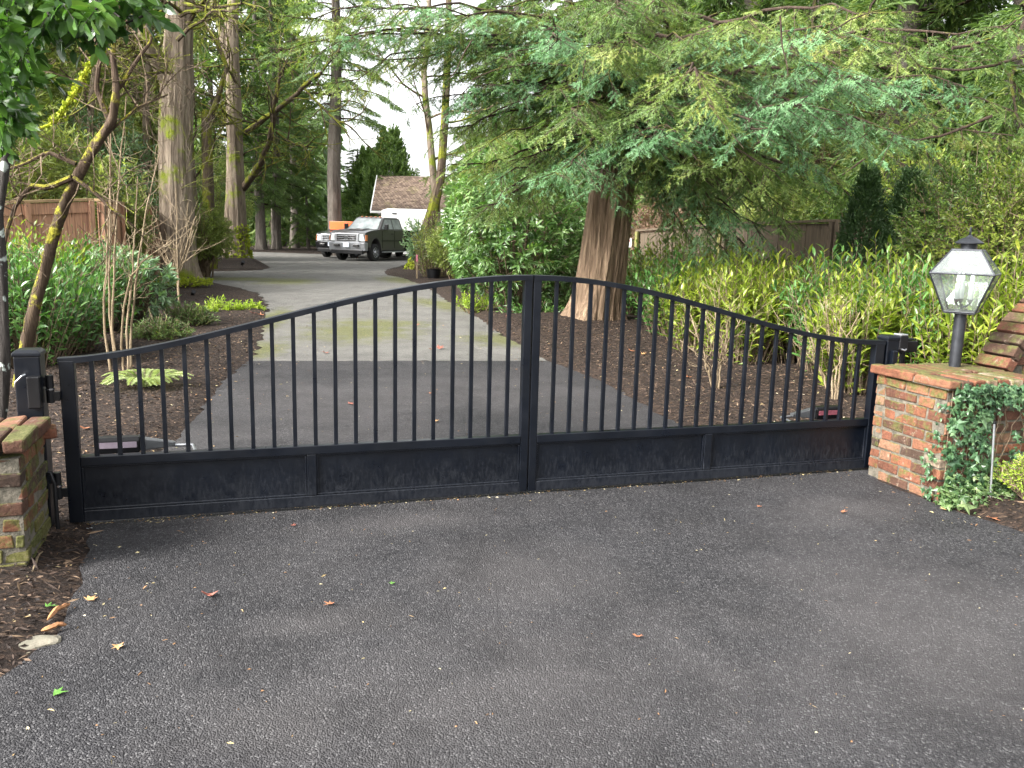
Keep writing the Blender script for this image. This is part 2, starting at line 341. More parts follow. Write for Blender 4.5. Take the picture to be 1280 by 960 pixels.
M['fence_grey'] = simple('weathered_boards', (.115, .085, .055), (.055, .042, .028), 9, .9, bstr=.5, bdist=.01, sc=(4, 4, .25))
M['post_mossy'] = simple('mossy_timber', (.22, .22, .06), (.09, .08, .03), 12, .9, bstr=.5)
M['black_plastic'] = simple('black_plastic', (.006, .006, .007), (.004, .004, .005), 20, .4, spec=.35)
M['grey_plastic'] = simple('grey_plastic', (0.0900, 0.0945, 0.0990), (0.0585, 0.0608, 0.0630), 6, .35)
M['steel'] = simple('galvanised_steel', (.55, .56, .58), (.35, .36, .38), 30, .35, .9)
M['white_paint'] = simple('white_paint', (.80, .80, .78), (.72, .72, .70), 3, .4)
M['lamp_metal'] = simple('dark_lamp_metal', (.045, .048, .055), (.022, .024, .028), 14, .45, .6, bstr=.2)
M['sign_white'] = simple('white_sign', (.75, .73, .72), (.68, .66, .65), 4, .5)
M['red_print'] = simple('red_print', (.52, .10, .10), (.42, .08, .08), 30, .5)
M['pink_label'] = simple('pink_label', (0.3600, 0.1200, 0.1500), (0.2700, 0.0720, 0.0960), 60, .45)
M['lilac_label'] = simple('pale_lilac_label', (0.3120, 0.2640, 0.3120), (0.2520, 0.2040, 0.2520), 40, .4)
M['stone'] = simple('stone', (.19, .17, .13), (.10, .095, .07), 10, .9, bstr=.5, bdist=.01)
M['fallen_orange'] = simple('fallen_leaf_orange', (.34, .13, .055), (.20, .075, .035), 40, .7, bstr=.4)
M['fallen_tan'] = simple('fallen_leaf_tan', (.50, .29, .12), (.32, .17, .07), 40, .7, bstr=.4)
M['fallen_red'] = simple('fallen_leaf_red', (.27, .08, .05), (.15, .05, .035), 40, .7, bstr=.4)
M['fallen_green'] = simple('fallen_leaf_green', (.10, .25, .035), (.06, .15, .025), 40, .5, bstr=.4)
M['bark_strip'] = simple('bark_strip', (.38, .18, .07), (.22, .10, .045), 30, .8, bstr=.5)
M['carpaint'] = simple('dark_green_grey_paint', (.056, .053, .052), (.048, .045, .044), 2, .35, .0, coat=.6)
M['carblack'] = simple('black_paint', (.008, .008, .009), (.006, .006, .007), 2, .25, coat=.8)
M['silver'] = simple('silver_trim', (.42, .43, .45), (.36, .37, .39), 5, .28, .6)
M['chrome'] = simple('chrome', (.75, .75, .76), (.7, .7, .7), 5, .12, 1.)
M['tyre'] = simple('tyre', (.018, .018, .018), (.012, .012, .012), 20, .8)
M['orange'] = simple('orange_paint', (.80, .16, .03), (.70, .13, .025), 3, .45)
M['amber'] = simple('amber_lens', (.75, .28, .10), (.6, .2, .08), 5, .2)
M['lens'] = simple('headlight_lens', (.75, .78, .80), (.55, .58, .60), 12, .12, .2)
M['plate'] = simple('plate_white', (.70, .76, .85), (.62, .68, .8), 9, .4)
def glassmat(name, tint=(1, 1, 1), rough=.0, dark=None):
    m, nt, b, out = newmat(name)
    if dark:
        b.inputs['Base Color'].default_value = (*dark, 1); b.inputs['Roughness'].default_value = .05; b.inputs['Specular IOR Level'].default_value = 1.; b.inputs['Coat Weight'].default_value = 1.
        return m
    g = N(nt, 'ShaderNodeBsdfGlossy'); g.inputs['Roughness'].default_value = .03
    t = N(nt, 'ShaderNodeBsdfTransparent'); t.inputs[0].default_value = (*tint, 1)
    d = N(nt, 'ShaderNodeBsdfDiffuse'); d.inputs[0].default_value = (.7, .75, .73, 1)
    fr = N(nt, 'ShaderNodeFresnel'); fr.inputs[0].default_value = 1.5
    mx = N(nt, 'ShaderNodeMixShader'); nt.links.new(math_(nt, 'MULTIPLY', fr.outputs[0], 1.15, True), mx.inputs[0]); nt.links.new(t.outputs[0], mx.inputs[1]); nt.links.new(g.outputs[0], mx.inputs[2])
    m2 = N(nt, 'ShaderNodeMixShader'); n = noise(nt, coords(nt), 6, 4); r = ramp(nt, n, [(.35, .03), (.7, .14)])
    nt.links.new(r.outputs[0], m2.inputs[0]); nt.links.new(mx.outputs[0], m2.inputs[1]); nt.links.new(d.outputs[0], m2.inputs[2])
    nt.links.new(m2.outputs[0], out.inputs[0]); return m
M['lamp_glass'] = glassmat('dusty_clear_glass', (.93, .97, .95))
M['car_glass'] = simple('painted_reflection_glass', (.50, .53, .54), (.20, .23, .23), 1.9, .22, .25)  # pale base colour stands in for bright sky reflected in the windows
def shinglemat():
    m, nt, b, out = newmat('roof_shingle'); v = coords(nt)
    br = N(nt, 'ShaderNodeTexBrick'); br.inputs['Scale'].default_value = 1.; br.inputs['Mortar Size'].default_value = .012; br.inputs['Brick Width'].default_value = .20; br.inputs['Row Height'].default_value = .17
    br.inputs['Color1'].default_value = (.10, .066, .048, 1); br.inputs['Color2'].default_value = (.29, .215, .16, 1); br.inputs['Mortar'].default_value = (.03, .02, .015, 1)
    nt.links.new(coords(nt, (1, 1, 0)), br.inputs['Vector'])
    mk = ramp(nt, noise(nt, v, .9, 5, .7), [(.55, 0.), (.72, .6)])
    c = mix(nt, mk.outputs[0], br.outputs[0], (.24, .24, .07)); nt.links.new(c, b.inputs['Base Color']); b.inputs['Roughness'].default_value = .9
    return m
M['shingle'] = shinglemat()
# ------------------------------------------------------------------ numpy foliage
def leaves(Pb, D, Nn, L, W, lod=0, tone=None, fold=.25, droop=.15):
    """returns V, tris, tone ; one leaf per row"""
    Pb = np.asarray(Pb); n = len(Pb); D = nrm(D); S = nrm(np.cross(D, Nn)); U = np.cross(S, D)
    L = np.broadcast_to(L, (n,))[:, None]; W = np.broadcast_to(W, (n,))[:, None]*.5
    tip = Pb+D*L-U*L*droop
    if lod == 0:
        mid = Pb+D*L*.5; l = mid+S*W+U*W*fold; r = mid-S*W+U*W*fold
        V = np.stack([Pb, l, tip, r], 1); T = np.array([[0, 1, 2], [0, 2, 3]])
    elif lod == -1:   # needle
        V = np.stack([Pb-S*W, Pb+S*W, tip], 1); T = np.array([[0, 1, 2]])
    else:
        m1 = Pb+D*L*.33-U*L*droop*.05; m2 = Pb+D*L*.7-U*L*droop*.45
        V = np.stack([Pb, m1+S*W*.9+U*W*fold, m1, m1-S*W*.9+U*W*fold, m2+S*W*.8+U*W*fold, m2, m2-S*W*.8+U*W*fold, tip], 1)
        T = np.array([[0, 2, 1], [0, 3, 2], [1, 2, 5], [1, 5, 4], [2, 3, 6], [2, 6, 5], [4, 5, 7], [5, 6, 7]])
    k = V.shape[1]; Ft = (np.arange(n)[:, None, None]*k+T[None]).reshape(-1, 3)
    tone = rng.random(n) if tone is None else np.broadcast_to(tone, (n,))
    return V.reshape(-1, 3), Ft, np.repeat(tone, k)
def join(parts):
    off = 0; Vs = []; Fs = []; Ts = []
    for V, Fc, T in parts: Vs.append(V); Fs.append(Fc+off); Ts.append(T); off += len(V)
    return np.concatenate(Vs), np.concatenate(Fs), np.concatenate(Ts)
def foliage(name, parts, mat, parent=None):
    V, Fc, T = join(parts if isinstance(parts, list) else [parts])
    return npmesh(name, V, [Fc], mat, parent, attrs={'tone': T})
def rand_dir(n, up=0.): 
    d = rng.normal(size=(n, 3)); d[:, 2] += up; return nrm(d)
def shoot_leaves(A, B, k, L, W, ang=.9, t0=.15, lod=0, jit=.35, lensd=.2, tonesh=.45, up=.35, fold=.25, droop=.2, topscale=1.):
    """k leaves along every shoot A->B"""
    n = len(A); ax = nrm(B-A); ref = rand_dir(n); s = nrm(np.cross(ax, ref)); u = np.cross(ax, s)
    t = t0+(1-t0)*(np.arange(k)+rng.random((n, k))*.7)/max(k-.3, 1)
    ph = np.arange(k)[None]*2.4+rng.random((n, 1))*6.28+rng.normal(size=(n, k))*jit
    a = ang*(1-.5*np.clip(t, 0, 1)**3)+rng.normal(size=(n, k))*jit*.4
    rad = s[:, None]*np.cos(ph)[..., None]+u[:, None]*np.sin(ph)[..., None]
    D = ax[:, None]*np.cos(a)[..., None]+rad*np.sin(a)[..., None]; D[..., 2] += (up-.3)*.3
    Nn = nrm(ax[:, None]*np.sin(a)[..., None]-rad*np.cos(a)[..., None]+rng.normal(size=(n, k, 3))*.25)
    Nn = np.where(Nn[..., 2:3] < -.2, -Nn, Nn)
    Pb = A[:, None]+(B-A)[:, None]*t[..., None]
    LL = L*(1+rng.normal(size=(n, k))*lensd)*(1+(topscale-1)*t)
    tone = np.clip(np.repeat(rng.random((n, 1)), k, 1)*tonesh+rng.random((n, k))*(1-tonesh), 0, 1)
    return leaves(Pb.reshape(-1, 3), D.reshape(-1, 3), Nn.reshape(-1, 3), LL.ravel(), (LL*W/L).ravel(), lod, tone.ravel(), fold, droop)
def stems(A, B, r0=.006, r1=.003):
    """thin three-sided sticks"""
    n = len(A); ax = nrm(B-A); s = nrm(np.cross(ax, rand_dir(n))); u = np.cross(ax, s); Vs = []
    for (Q, r) in ((A, r0), (B, r1)):
        for k in range(3):
            Vs.append(Q+(s*math.cos(k*2.094)+u*math.sin(k*2.094))*r)
    V = np.stack(Vs, 1).reshape(-1, 3)
    T = np.array([[0, 1, 4], [0, 4, 3], [1, 2, 5], [1, 5, 4], [2, 0, 3], [2, 3, 5]])
    return V, (np.arange(n)[:, None, None]*6+T[None]).reshape(-1, 3), np.zeros(n*6)
def lumpy(n, seed=None):
    """random directions with radius factor giving an uneven outline"""
    r = np.random.default_rng(seed if seed is not None else rng.integers(1e9)); d = nrm(r.normal(size=(n, 3)))
    c = nrm(r.normal(size=(14, 3))); w = r.random(14)*.38
    f = .78+sum(w[i]*np.exp(-((1-d@c[i])*7)) for i in range(14)); return d, f
def shrub(name, loc, size, mat, nshoot, k, L, W, label, cat='shrub', group=None, kind='upright', lod=0, stemmat='twig_brown', base=.25, ang=.8, parent=None, seed=None, slen=.35, foliage_only=False, droop=.2, t0=.15):
    """size (rx, ry, h). upright: shoots from the base; ball: short shoots near the outline"""
    t = empty(name, loc, rng.random()*.3, label, cat, group)
    rx, ry, h = size; d, f = lumpy(nshoot, seed)
    if kind == 'upright':
        q = rng.random((nshoot, 2))*2-1; q = q[(q**2).sum(1) < 1]; m = len(q)
        A = np.c_[q[:, 0]*rx*.55, q[:, 1]*ry*.55, np.zeros(m)]
        top = h*(1-.35*(q**2).sum(1))*(.72+.33*rng.random(m)) ; hb = top*(rng.random(m)*.55+.0)
        Bp = np.c_[q[:, 0]*rx*1.0, q[:, 1]*ry*1.0, top]+rng.normal(size=(m, 3))*.06
        low = A+(Bp-A)*(hb/np.maximum(top, .01))[:, None]
        fl = shoot_leaves(low, Bp, k, L, W, ang, 0., lod, droop=droop, topscale=.85)
        st = join([stems(A, Bp, .008, .003)])
    else:
        rr = f*(1-rng.random(nshoot)**2.2*.55)
        c = np.array([0, 0, h*(.5+base*.3)]); E = np.c_[rx*np.ones(nshoot), ry*np.ones(nshoot), np.full(nshoot, h*(.5-base*.3)/1.0)]
        Bp = c+d*rr[:, None]*E; Bp[:, 2] = np.maximum(Bp[:, 2], .05+rng.random(nshoot)*.15)
        o = nrm(d+np.array([0, 0, .35])+rng.normal(size=d.shape)*.4)
        A = Bp-o*slen*(.6+.8*rng.random((nshoot, 1)))
        fl = shoot_leaves(A, Bp, k, L, W, ang, t0, lod, droop=droop)
        nb = min(60, nshoot); idx = rng.choice(nshoot, nb, False)
        root = np.c_[rng.normal(size=(nb, 2))*.1*min(rx, 1), np.zeros(nb)]
        st = join([stems(A, Bp, .005, .003), stems(root, A[idx], .022*max(h, 1)**.5, .006)])
    o1 = foliage('foliage', [fl], M[mat], t)
    V, Fc, T = st; npmesh('stems', V, [Fc], M[stemmat], t)
    return t
def copy_thing(o, loc, rz, label, scale=None, group=None):
    c = o.copy(); COL.objects.link(c); c.location = [float(v) for v in loc]; c.rotation_euler = (0, 0, rz); c['label'] = label
    if scale: c.scale = scale if hasattr(scale, '__len__') else (scale,)*3
    if group: c['group'] = group
    for ch in o.children:
        k = ch.copy(); COL.objects.link(k); k.parent = c
        for g in ch.children:
            k2 = g.copy(); COL.objects.link(k2); k2.parent = k
    return c
# ------------------------------------------------------------------ conifer limbs
def limb_path(a, b, sag=.12, n=14, wig=.06):
    a = np.asarray(a, float); b = np.asarray(b, float); t = np.linspace(0, 1, n)[:, None]; L = np.linalg.norm(b-a)
    p = a+(b-a)*t; p[:, 2] += (np.sin(t[:, 0]*PI)*sag*L); w = np.cumsum(rng.normal(size=(n, 3))*wig*L/n*1.5, 0)*t; w -= w[-1]*t
    return p+w
def interp_path(p, t):
    s = t*(len(p)-1); i = np.clip(s.astype(int), 0, len(p)-2); f = (s-i)[:, None]
    return p[i]*(1-f)+p[i+1]*f, nrm(p[i+1]-p[i])
def limb_foliage(path, t0=.22, bl=.8, bsp=.13, tsp=.055, tl=.16, nn=14, nL=.03, nW=.006, hang=.35, tone0=None, dense=1., lowz=None):
    """branchlets off the limb, twigs off the branchlets, needles off the twigs -> (leaves, sticks)"""
    L = np.linalg.norm(np.diff(path, axis=0), axis=1).sum(); nb = max(4, int(L*(1-t0)/bsp*2*dense))
    t = np.sort(t0+(1-t0)*rng.random(nb)); q, tg = interp_path(path, t)
    side = nrm(np.cross(tg, [0, 0, 1.]))*np.where(np.arange(nb) % 2 == 0, 1, -1)[:, None]
    blen = bl*(.45+.75*rng.random(nb))*np.clip(1.25-t*.75, .3, 1)*np.clip((t-t0)/.12+.4, 0, 1)
    d = nrm(side*(.75+.2*rng.random((nb, 1)))+tg*.7+np.array([0, 0, -1.])*hang*(.3+rng.random((nb, 1)))+rng.normal(size=(nb, 3))*.18)
    e = q+d*blen[:, None]-np.array([0, 0, 1.])*(blen**2*hang*.35)[:, None]
    # last: the tip of the limb itself as a branchlet
    q = np.r_[q, path[-3:-2]]; e = np.r_[e, path[-1:]]; blen = np.r_[blen, np.linalg.norm(path[-1]-path[-3])]; nb += 1
    kt = np.maximum(2, (blen/tsp).astype(int)*2); idx = np.repeat(np.arange(nb), kt); m = len(idx)
    tt = rng.random(m)**.8; ax = nrm(e-q)[idx]; up0 = nrm(np.array([0, 0, 1.])+rng.normal(size=(nb, 3))*.25)[idx]
    s = nrm(np.cross(ax, up0)); sg = np.where(rng.random(m) < .5, 1, -1)[:, None]
    A = q[idx]+(e-q)[idx]*tt[:, None]
    td = nrm(ax*(.75+.25*rng.random((m, 1)))+s*sg*(.7+.25*rng.random((m, 1)))+rng.normal(size=(m, 3))*.15+np.array([0, 0, -.22])*hang*2)
    ln = tl*(.5+.8*rng.random(m))*(1.15-.5*tt)
    B = A+td*ln[:, None]
    tone = np.clip((rng.random() if tone0 is None else tone0)*.35+rng.random(nb)[idx]*.35+rng.random(m)*.3, 0, 1)
    # needles
    k = nn; tk = (np.arange(k)+rng.random((m, k)))/k; ph = rng.random((m, k))*2*PI
    u = nrm(np.cross(td, s)); 
    rad = s[:, None]*np.cos(ph)[..., None]+u[:, None]*(np.sin(ph)*.75)[..., None]
    D = td[:, None]*.6+rad*.9; Pb = A[:, None]+(B-A)[:, None]*tk[..., None]
    Nn = u[:, None]+rad*.3+rng.normal(size=(m, k, 3))*.2
    LL = nL*(.75+.5*rng.random((m, k)))
    nd = leaves(Pb.reshape(-1, 3), D.reshape(-1, 3), Nn.reshape(-1, 3), LL.ravel(), nW, -1, np.repeat(tone, k), droop=.0)
    st = join([stems(q, e, .006, .003)])
    return nd, st
# ------------------------------------------------------------------ bare branching
def grow(mb, p, d, L, r, depth, wob=.18, up=.1, kids=4, segs=6, tips=None, spread=.8, shrink=.62, minr=.003, n=7):
    path = [np.array(p, float)]; dd = nrm(np.array(d, float))
    for i in range(n):
        dd = nrm(dd+rng.normal(size=3)*wob+np.array([0, 0, up*.3])); path.append(path[-1]+dd*L/n)
    path = np.array(path); rr = np.linspace(r, max(r*.35, minr), n+1)
    mb.tube(path, rr, segs if r > .02 else (4 if r > .008 else 3), caps=False)
    if tips is not None: tips.append((path[-2], path[-1]))
    if depth > 0:
        for k in range(kids):
            t = .25+.7*(k+rng.random())/kids; q, tg = interp_path(path, np.array([t])); s = nrm(rng.normal(size=3)); s = nrm(s-tg[0]*(s@tg[0]))
            grow(mb, q[0], nrm(tg[0]*.8+s*spread), L*shrink*(1.1-t*.5)*(.7+.5*rng.random()), max(minr, rr[min(n, int(t*n))]*.6), depth-1, wob, up, max(2, kids-1), segs, tips, spread, shrink, minr, max(4, n-1))
def trunk_mod(flare=.6, flutes=7, amp=.07, seed=0, h0=0.):
    r = np.random.default_rng(seed); ph = r.random(8)*6.28; am = r.random(8)
    def f(path, th):
        z = (path[:, 2]-path[0, 2])[:, None]; th = th[None]
        fl = np.exp(-z/.35)*flare
        k = 1+amp*sum(am[i]*np.sin(th*(flutes+i*3)+ph[i]+z*(.25+.2*i)) for i in range(3))*.8+.02*np.sin(th*2+z*1.3+ph[5])
        root = 1+fl*(.55+.45*np.sin(th*4+ph[6])+.25*np.sin(th*7+ph[7]))
        return k*root
    return f
exec_parts = True
# ================================================================== GROUND
def poly_px(pts): return np.array([G(*p)[:2] if len(p) == 2 else p[:2] for p in pts])
W_ = lambda x, y: (x, y, 'w')
NEW = poly_px([W_(-9, -8), W_(9, -8), W_(9, 3.2), W_(4.6, 4.25), (1280, 668), (1230, 651), (1172, 633), (1098, 603), (1085, 588), (1010, 575), (930, 552), (845, 530), (800, 505), (760, 482), (720, 465), (684, 452),
               (560, 452), (420, 452), (311, 452), (298, 462), (283, 474), (245, 522), (215, 556), (160, 600), (122, 640), (116, 662), (106, 700), (92, 745), (82, 775), (70, 800), (0, 850), W_(-3.2, 2.2), W_(-9, -.5)])
OLD = poly_px([(311, 452), (322, 430), (331, 403), (334, 382), (322, 367), (300, 361), (270, 357), (240, 353), (180, 351), (180, 338.5), (240, 340), (285, 339), (325, 338), (334, 335), (324, 331), (300, 327.5), (270, 326),
               W_(-19, 40), W_(-19, 53), (400, 317.5), W_(-6, 62), W_(4, 62), W_(3, 48), W_(-1.5, 42), (512, 329), (500, 333), (484, 337), (480, 340), (484, 344), (505, 348), (530, 357), (560, 376.5), (600, 398), (640, 425), (684, 452)])
def rough_poly(pts, step=.12, amp=.025, keep=None):
    out = []
    for i in range(len(pts)):
        a, b = pts[i], pts[(i+1) % len(pts)]; L = np.linalg.norm(b-a); k = max(1, min(60, int(L/step)))
        nn = np.array([-(b-a)[1], (b-a)[0]])/max(L, 1e-6)
        for j in range(k):
            q = a+(b-a)*j/k
            if j: q = q+nn*rng.normal()*amp*(.6 if keep and keep(q) else 1)
            out.append(q)
    return np.array(out)
def sheet(name, pts, z, mat, label_kind='structure', thick=.0):
    from mathutils.geometry import delaunay_2d_cdt
    pts = np.asarray(pts); ar = .5*np.sum(pts[:, 0]*np.roll(pts[:, 1], -1)-np.roll(pts[:, 0], -1)*pts[:, 1])
    if ar < 0: pts = pts[::-1]
    from mathutils import Vector as Vc
    vo, _, fo, _, _, _ = delaunay_2d_cdt([Vc((float(x), float(y))) for x, y in pts], [], [list(range(len(pts)))], 1, 1e-5)
    V = np.array([(v[0], v[1], z) for v in vo]); T = np.array([list(f) for f in fo])
    a, b_, c_ = V[T[:, 0]], V[T[:, 1]], V[T[:, 2]]; fl = np.cross(b_-a, c_-a)[:, 2] < 0; T[fl] = T[fl][:, ::-1]
    return tag(npmesh(name, V, [T], mat), kind=label_kind)
NEWr = rough_poly(NEW, .10, .018, lambda q: abs(q[1]-10.8) < .45 and -3.2 < q[0] < .6); OLDr = rough_poly(OLD, .2, .05)
sheet('driveway', NEWr, .010, M['asphalt']); sheet('old_driveway', OLDr, .006, M['old_asphalt'])
def sdist(X, Y, poly):
    """signed distance (inside negative)"""
    Pn = np.stack([X.ravel(), Y.ravel()], 1); d = np.full(len(Pn), 1e9); ins = np.zeros(len(Pn), bool)
    for i in range(len(poly)):
        a, b = poly[i], poly[(i+1) % len(poly)]; ab = b-a; ap = Pn-a
        t = np.clip((ap@ab)/max(ab@ab, 1e-9), 0, 1); d = np.minimum(d, np.linalg.norm(ap-t[:, None]*ab, axis=1))
        c = (a[1] > Pn[:, 1]) != (b[1] > Pn[:, 1])
        with np.errstate(divide='ignore', invalid='ignore'): xi = (b[0]-a[0])*(Pn[:, 1]-a[1])/(b[1]-a[1])+a[0]
        ins ^= c & (Pn[:, 0] < xi)
    return np.where(ins, -d, d).reshape(X.shape)
xs = np.r_[np.array([-300, -150, -80, -50, -35, -26, -22]), np.arange(-20, -7, .3), np.arange(-7, 6, .09), np.arange(6, 14, .4), np.array([16, 20, 30, 50, 80, 150, 300])]
ys = np.r_[np.array([-200, -60, -20, -9, -6, -3]), np.arange(0, 2, .15), np.arange(2, 17, .08), np.arange(17, 62, .35), np.array([64, 70, 80, 100, 140, 220, 400])]
X, Y = np.meshgrid(xs, ys)
ZD = np.minimum(sdist(X, Y, NEW), sdist(X, Y, OLD))
def vnoise(X, Y, s, seed):
    r = np.random.default_rng(seed); z = 0
    for i in range(9):
        a = r.random()*6.28; k = s*(.6+r.random()*1.6); z = z+np.sin(X*k*math.cos(a)+Y*k*math.sin(a)+r.random()*6.28)
    return z/9
near = (Y > 1.5) & (Y < 18) & (np.abs(X) < 7)
Z = np.where(ZD < 0, np.clip(ZD*.3, -.03, 0)+.002, np.clip(ZD*.25, 0, .06)+.002)+np.where(ZD > 0, np.clip(ZD*2, 0, 1)*(vnoise(X, Y, 3.5, 1)*.03+np.where(near, vnoise(X, Y, 17, 2)*.012+rng.normal(size=X.shape)*.004, 0)), 0)
# little mounds round the trees
for (cx, cy, r, h) in ((1.4, 15.2, 1.8, .16), (G(298, 331)[0], G(298, 331)[1]+.5, 2.6, .22), (G(225, 352)[0], G(225, 352)[1], 2.2, .15)):
    Z = Z+np.where(ZD > 0, h*np.exp(-((X-cx)**2+(Y-cy)**2)/r**2), 0)
nx, ny = len(xs), len(ys); i = np.arange(nx-1)[None]+np.arange(ny-1)[:, None]*nx
q = np.stack([i, i+1, i+nx+1, i+nx], -1).reshape(-1, 4)
tag(npmesh('ground', np.stack([X, Y, Z], -1).reshape(-1, 3), [q], M['mulch'], smooth=True), kind='structure')
# mulch chips (nobody could count them)
def scatter(n, x0, x1, y0, y1, ok): 
    p = np.c_[rng.uniform(x0, x1, n), rng.uniform(y0, y1, n)]; return p[ok(p)]
def gz(p):
    ix = np.clip(np.searchsorted(xs, p[:, 0])-1, 0, nx-2); iy = np.clip(np.searchsorted(ys, p[:, 1])-1, 0, ny-2)
    fx = (p[:, 0]-xs[ix])/(xs[ix+1]-xs[ix]); fy = (p[:, 1]-ys[iy])/(ys[iy+1]-ys[iy])
    return Z[iy, ix]*(1-fx)*(1-fy)+Z[iy, ix+1]*fx*(1-fy)+Z[iy+1, ix]*(1-fx)*fy+Z[iy+1, ix+1]*fx*fy
def bedok(p): return np.minimum(sdist(p[:, 0], p[:, 1], NEW), sdist(p[:, 0], p[:, 1], OLD)) > .0
c = np.r_[scatter(26000, -6.5, -1.5, 4.6, 13, bedok), scatter(9000, -9.5, -2.5, 13, 20, bedok), scatter(26000, -.5, 5.5, 6.8, 15, bedok), scatter(7000, -5, 1, 15, 30, bedok), scatter(5000, -3.5, -1.7, 2.4, 4.6, bedok), scatter(1800, 2.6, 4.6, 4.2, 5.6, bedok)]
m = len(c); Pb = np.c_[c, gz(c)+rng.random(m)*.012]
dd = rand_dir(m); dd[:, 2] *= .25
ch = leaves(Pb, dd, rand_dir(m, 1.5), rng.gamma(3, .011, m)+.008, rng.random(m)*.010+.005, 0, rng.random(m)**1.6, fold=.1, droop=.05)
tag(foliage('mulch_chips', [ch], M['chips']), kind='stuff')
# small litter on asphalt and beds
def litter(n, x0, x1, y0, y1, s): 
    p = np.c_[rng.uniform(x0, x1, n), rng.uniform(y0, y1, n)]; z = np.maximum(gz(p), 0)+.011; dd = rand_dir(n); dd[:, 2] *= .15
    return leaves(np.c_[p, z], dd, rand_dir(n, 3), s*(.4+rng.random(n)), s*.35*(.4+rng.random(n)), 0, rng.random(n), fold=.2, droop=.1)
def grit(n):
    u = rng.random(n)**1.4*5.3; p = np.array([GT(a, b)[:2] for a, b in zip(u, rng.normal(size=n)*.022-.01)]); dd = rand_dir(n); dd[:, 2] *= .2
    return leaves(np.c_[p, np.full(n, .013)], dd, rand_dir(n, 3), .010+.014*rng.random(n), .004+.005*rng.random(n), 0, rng.random(n), fold=.2)
tag(foliage('leaf_litter', [litter(520, -2.6, 4, 1.6, 6.2, .017), litter(60, -2.2, 0, 2, 5, .03), litter(240, -2.6, 2, 6, 11, .022), litter(140, -4.5, 0, 11, 20, .035), litter(330, -5, -2.2, 5, 12, .035), litter(330, 0, 4, 7, 14, .035), litter(90, -2.7, -1.6, 2.6, 4.4, .025), litter(60, 2.6, 3.4, 4.6, 5.8, .03), grit(420)], M['litter']), kind='stuff')
# ================================================================== GATE
cu = np.array([0, .264, .511, .939, 1.251, 1.573, 1.906, 2.251, 2.70, 2.985, 3.436, 3.732, 4.04, 4.424, 4.822, 5.403])
cz = np.array([.962, .986, 1.036, 1.122, 1.203, 1.278, 1.336, 1.386, 1.432, 1.405, 1.342, 1.277, 1.196, 1.109, 1.049, .990])
def top_z(u):   # smooth camel-back: cosine blend through the measured ends
    u = np.asarray(u, float); 
    k = np.linspace(-.35, .35, 9); return np.mean([np.interp(np.clip(u+kk if True else u, 0, 5.4035), cu, cz) for kk in k], axis=0) if False else np.where(u < 2.70, .962+.470*(np.sin(np.clip(u/2.70, 0, 1)*PI/2*.995)**1.55), .985+.447*(np.sin(np.clip((5.40-u)/2.70, 0, 1)*PI/2*.995)**1.9))
UM = 2.6924
def gate_leaf(hinge_u, side, label):
    """side=+1: left leaf, local x runs 0..UM ; side=-1: right leaf, local x runs 0..-(GLEN-UM)"""
    t = empty('gate_leaf', GT(hinge_u, 0), GA, label, 'gate')
    Wd = UM-.004 if side > 0 else GLEN-UM-.004
    def bx(name, x0, x1, z0, z1, y0=-.025, y1=.025, mat='gate', bev=.004):
        return MB().box(((x0+x1)/2*side, (y0+y1)/2, (z0+z1)/2), (abs(x1-x0), y1-y0, z1-z0)).build(name, M[mat], t, bevel=bev)
    tz = lambda x: float(top_z(hinge_u+side*x))
    bx('hinge_stile', 0, .075, .03, tz(.03)-.018, -.03, .03)
    bx('meeting_stile', Wd-.052, Wd, .03, tz(Wd)-.02)
    pl = MB(); n = 40; uu = np.linspace(-.005, Wd, n); z = np.array([tz(max(0, x)) for x in uu])
    V = []
    for (yy, zz) in ((-.029, -.034), (.029, -.034), (.029, -.003), (.018, 0), (-.018, 0), (-.029, -.003)):
        V.append(np.c_[uu*side, np.full(n, yy), z+zz])
    V = np.stack(V, 1).reshape(-1, 3); i = np.arange(n-1)[:, None]*6; j = np.arange(6)[None]; q = np.stack([i+j, i+(j+1) % 6, i+6+(j+1) % 6, i+6+j], -1).reshape(-1, 4)
    pl.add(V, q); pl.poly += [[5, 4, 3, 2, 1, 0], [(n-1)*6+k for k in range(6)]]
    pl.build('top_rail', M['gate'], t)
    a, b_ = .0752, Wd-.0522
    bx('mid_rail', a, b_, .352, .405, -.026, .026); bx('bottom_rail', a, b_, .03, .095, -.0245, .0245, 'gate_dirty')
    xm = 1.325 if side > 0 else GLEN-4.007; xm = xm
    bx('panel_divider', xm-.028, xm+.028, .0952, .3518, -.0245, .0245, 'gate_dirty')
    for (p0, p1) in ((a, xm-.0282), (xm+.0282, b_)):
        o = bx('panel', p0, p1, .0952, .3518, -.004, .004, 'gate_dirty', 0)
        mb = MB(); w = .012
        for yy in (-.0105,):
            mb.box(((p0+p1)/2*side, yy, .0952+w/2), (p1-p0, .012, w)); mb.box(((p0+p1)/2*side, yy, .3518-w/2), (p1-p0, .012, w))
            mb.box(((p0+w/2))*np.array([side, 0, 0])+np.array([0, yy, .2235]), (w, .012, .2566-2*w)); mb.box(((p1-w/2))*np.array([side, 0, 0])+np.array([0, yy, .2235]), (w, .012, .2566-2*w))
        mb.build('panel_trim', M['gate_dirty'], o, bevel=.003)
    if side > 0: bars = np.linspace(.158, 2.545, 21)
    else: bars = GLEN-np.linspace(2.855, 5.205, 21)
    for x in bars:
        zt = tz(x)-.033; MB().box((x*side, 0, (zt+.4045)/2), (.0235, .0235, zt-.4045)).build('bar', M['gate'], t, bevel=.002)
    return t
gl = gate_leaf(0., 1, 'left leaf of the black metal driveway gate, rising from the left post to the centre')
gr = gate_leaf(GLEN, -1, 'right leaf of the black metal driveway gate, falling from the centre to the lamp pillar')
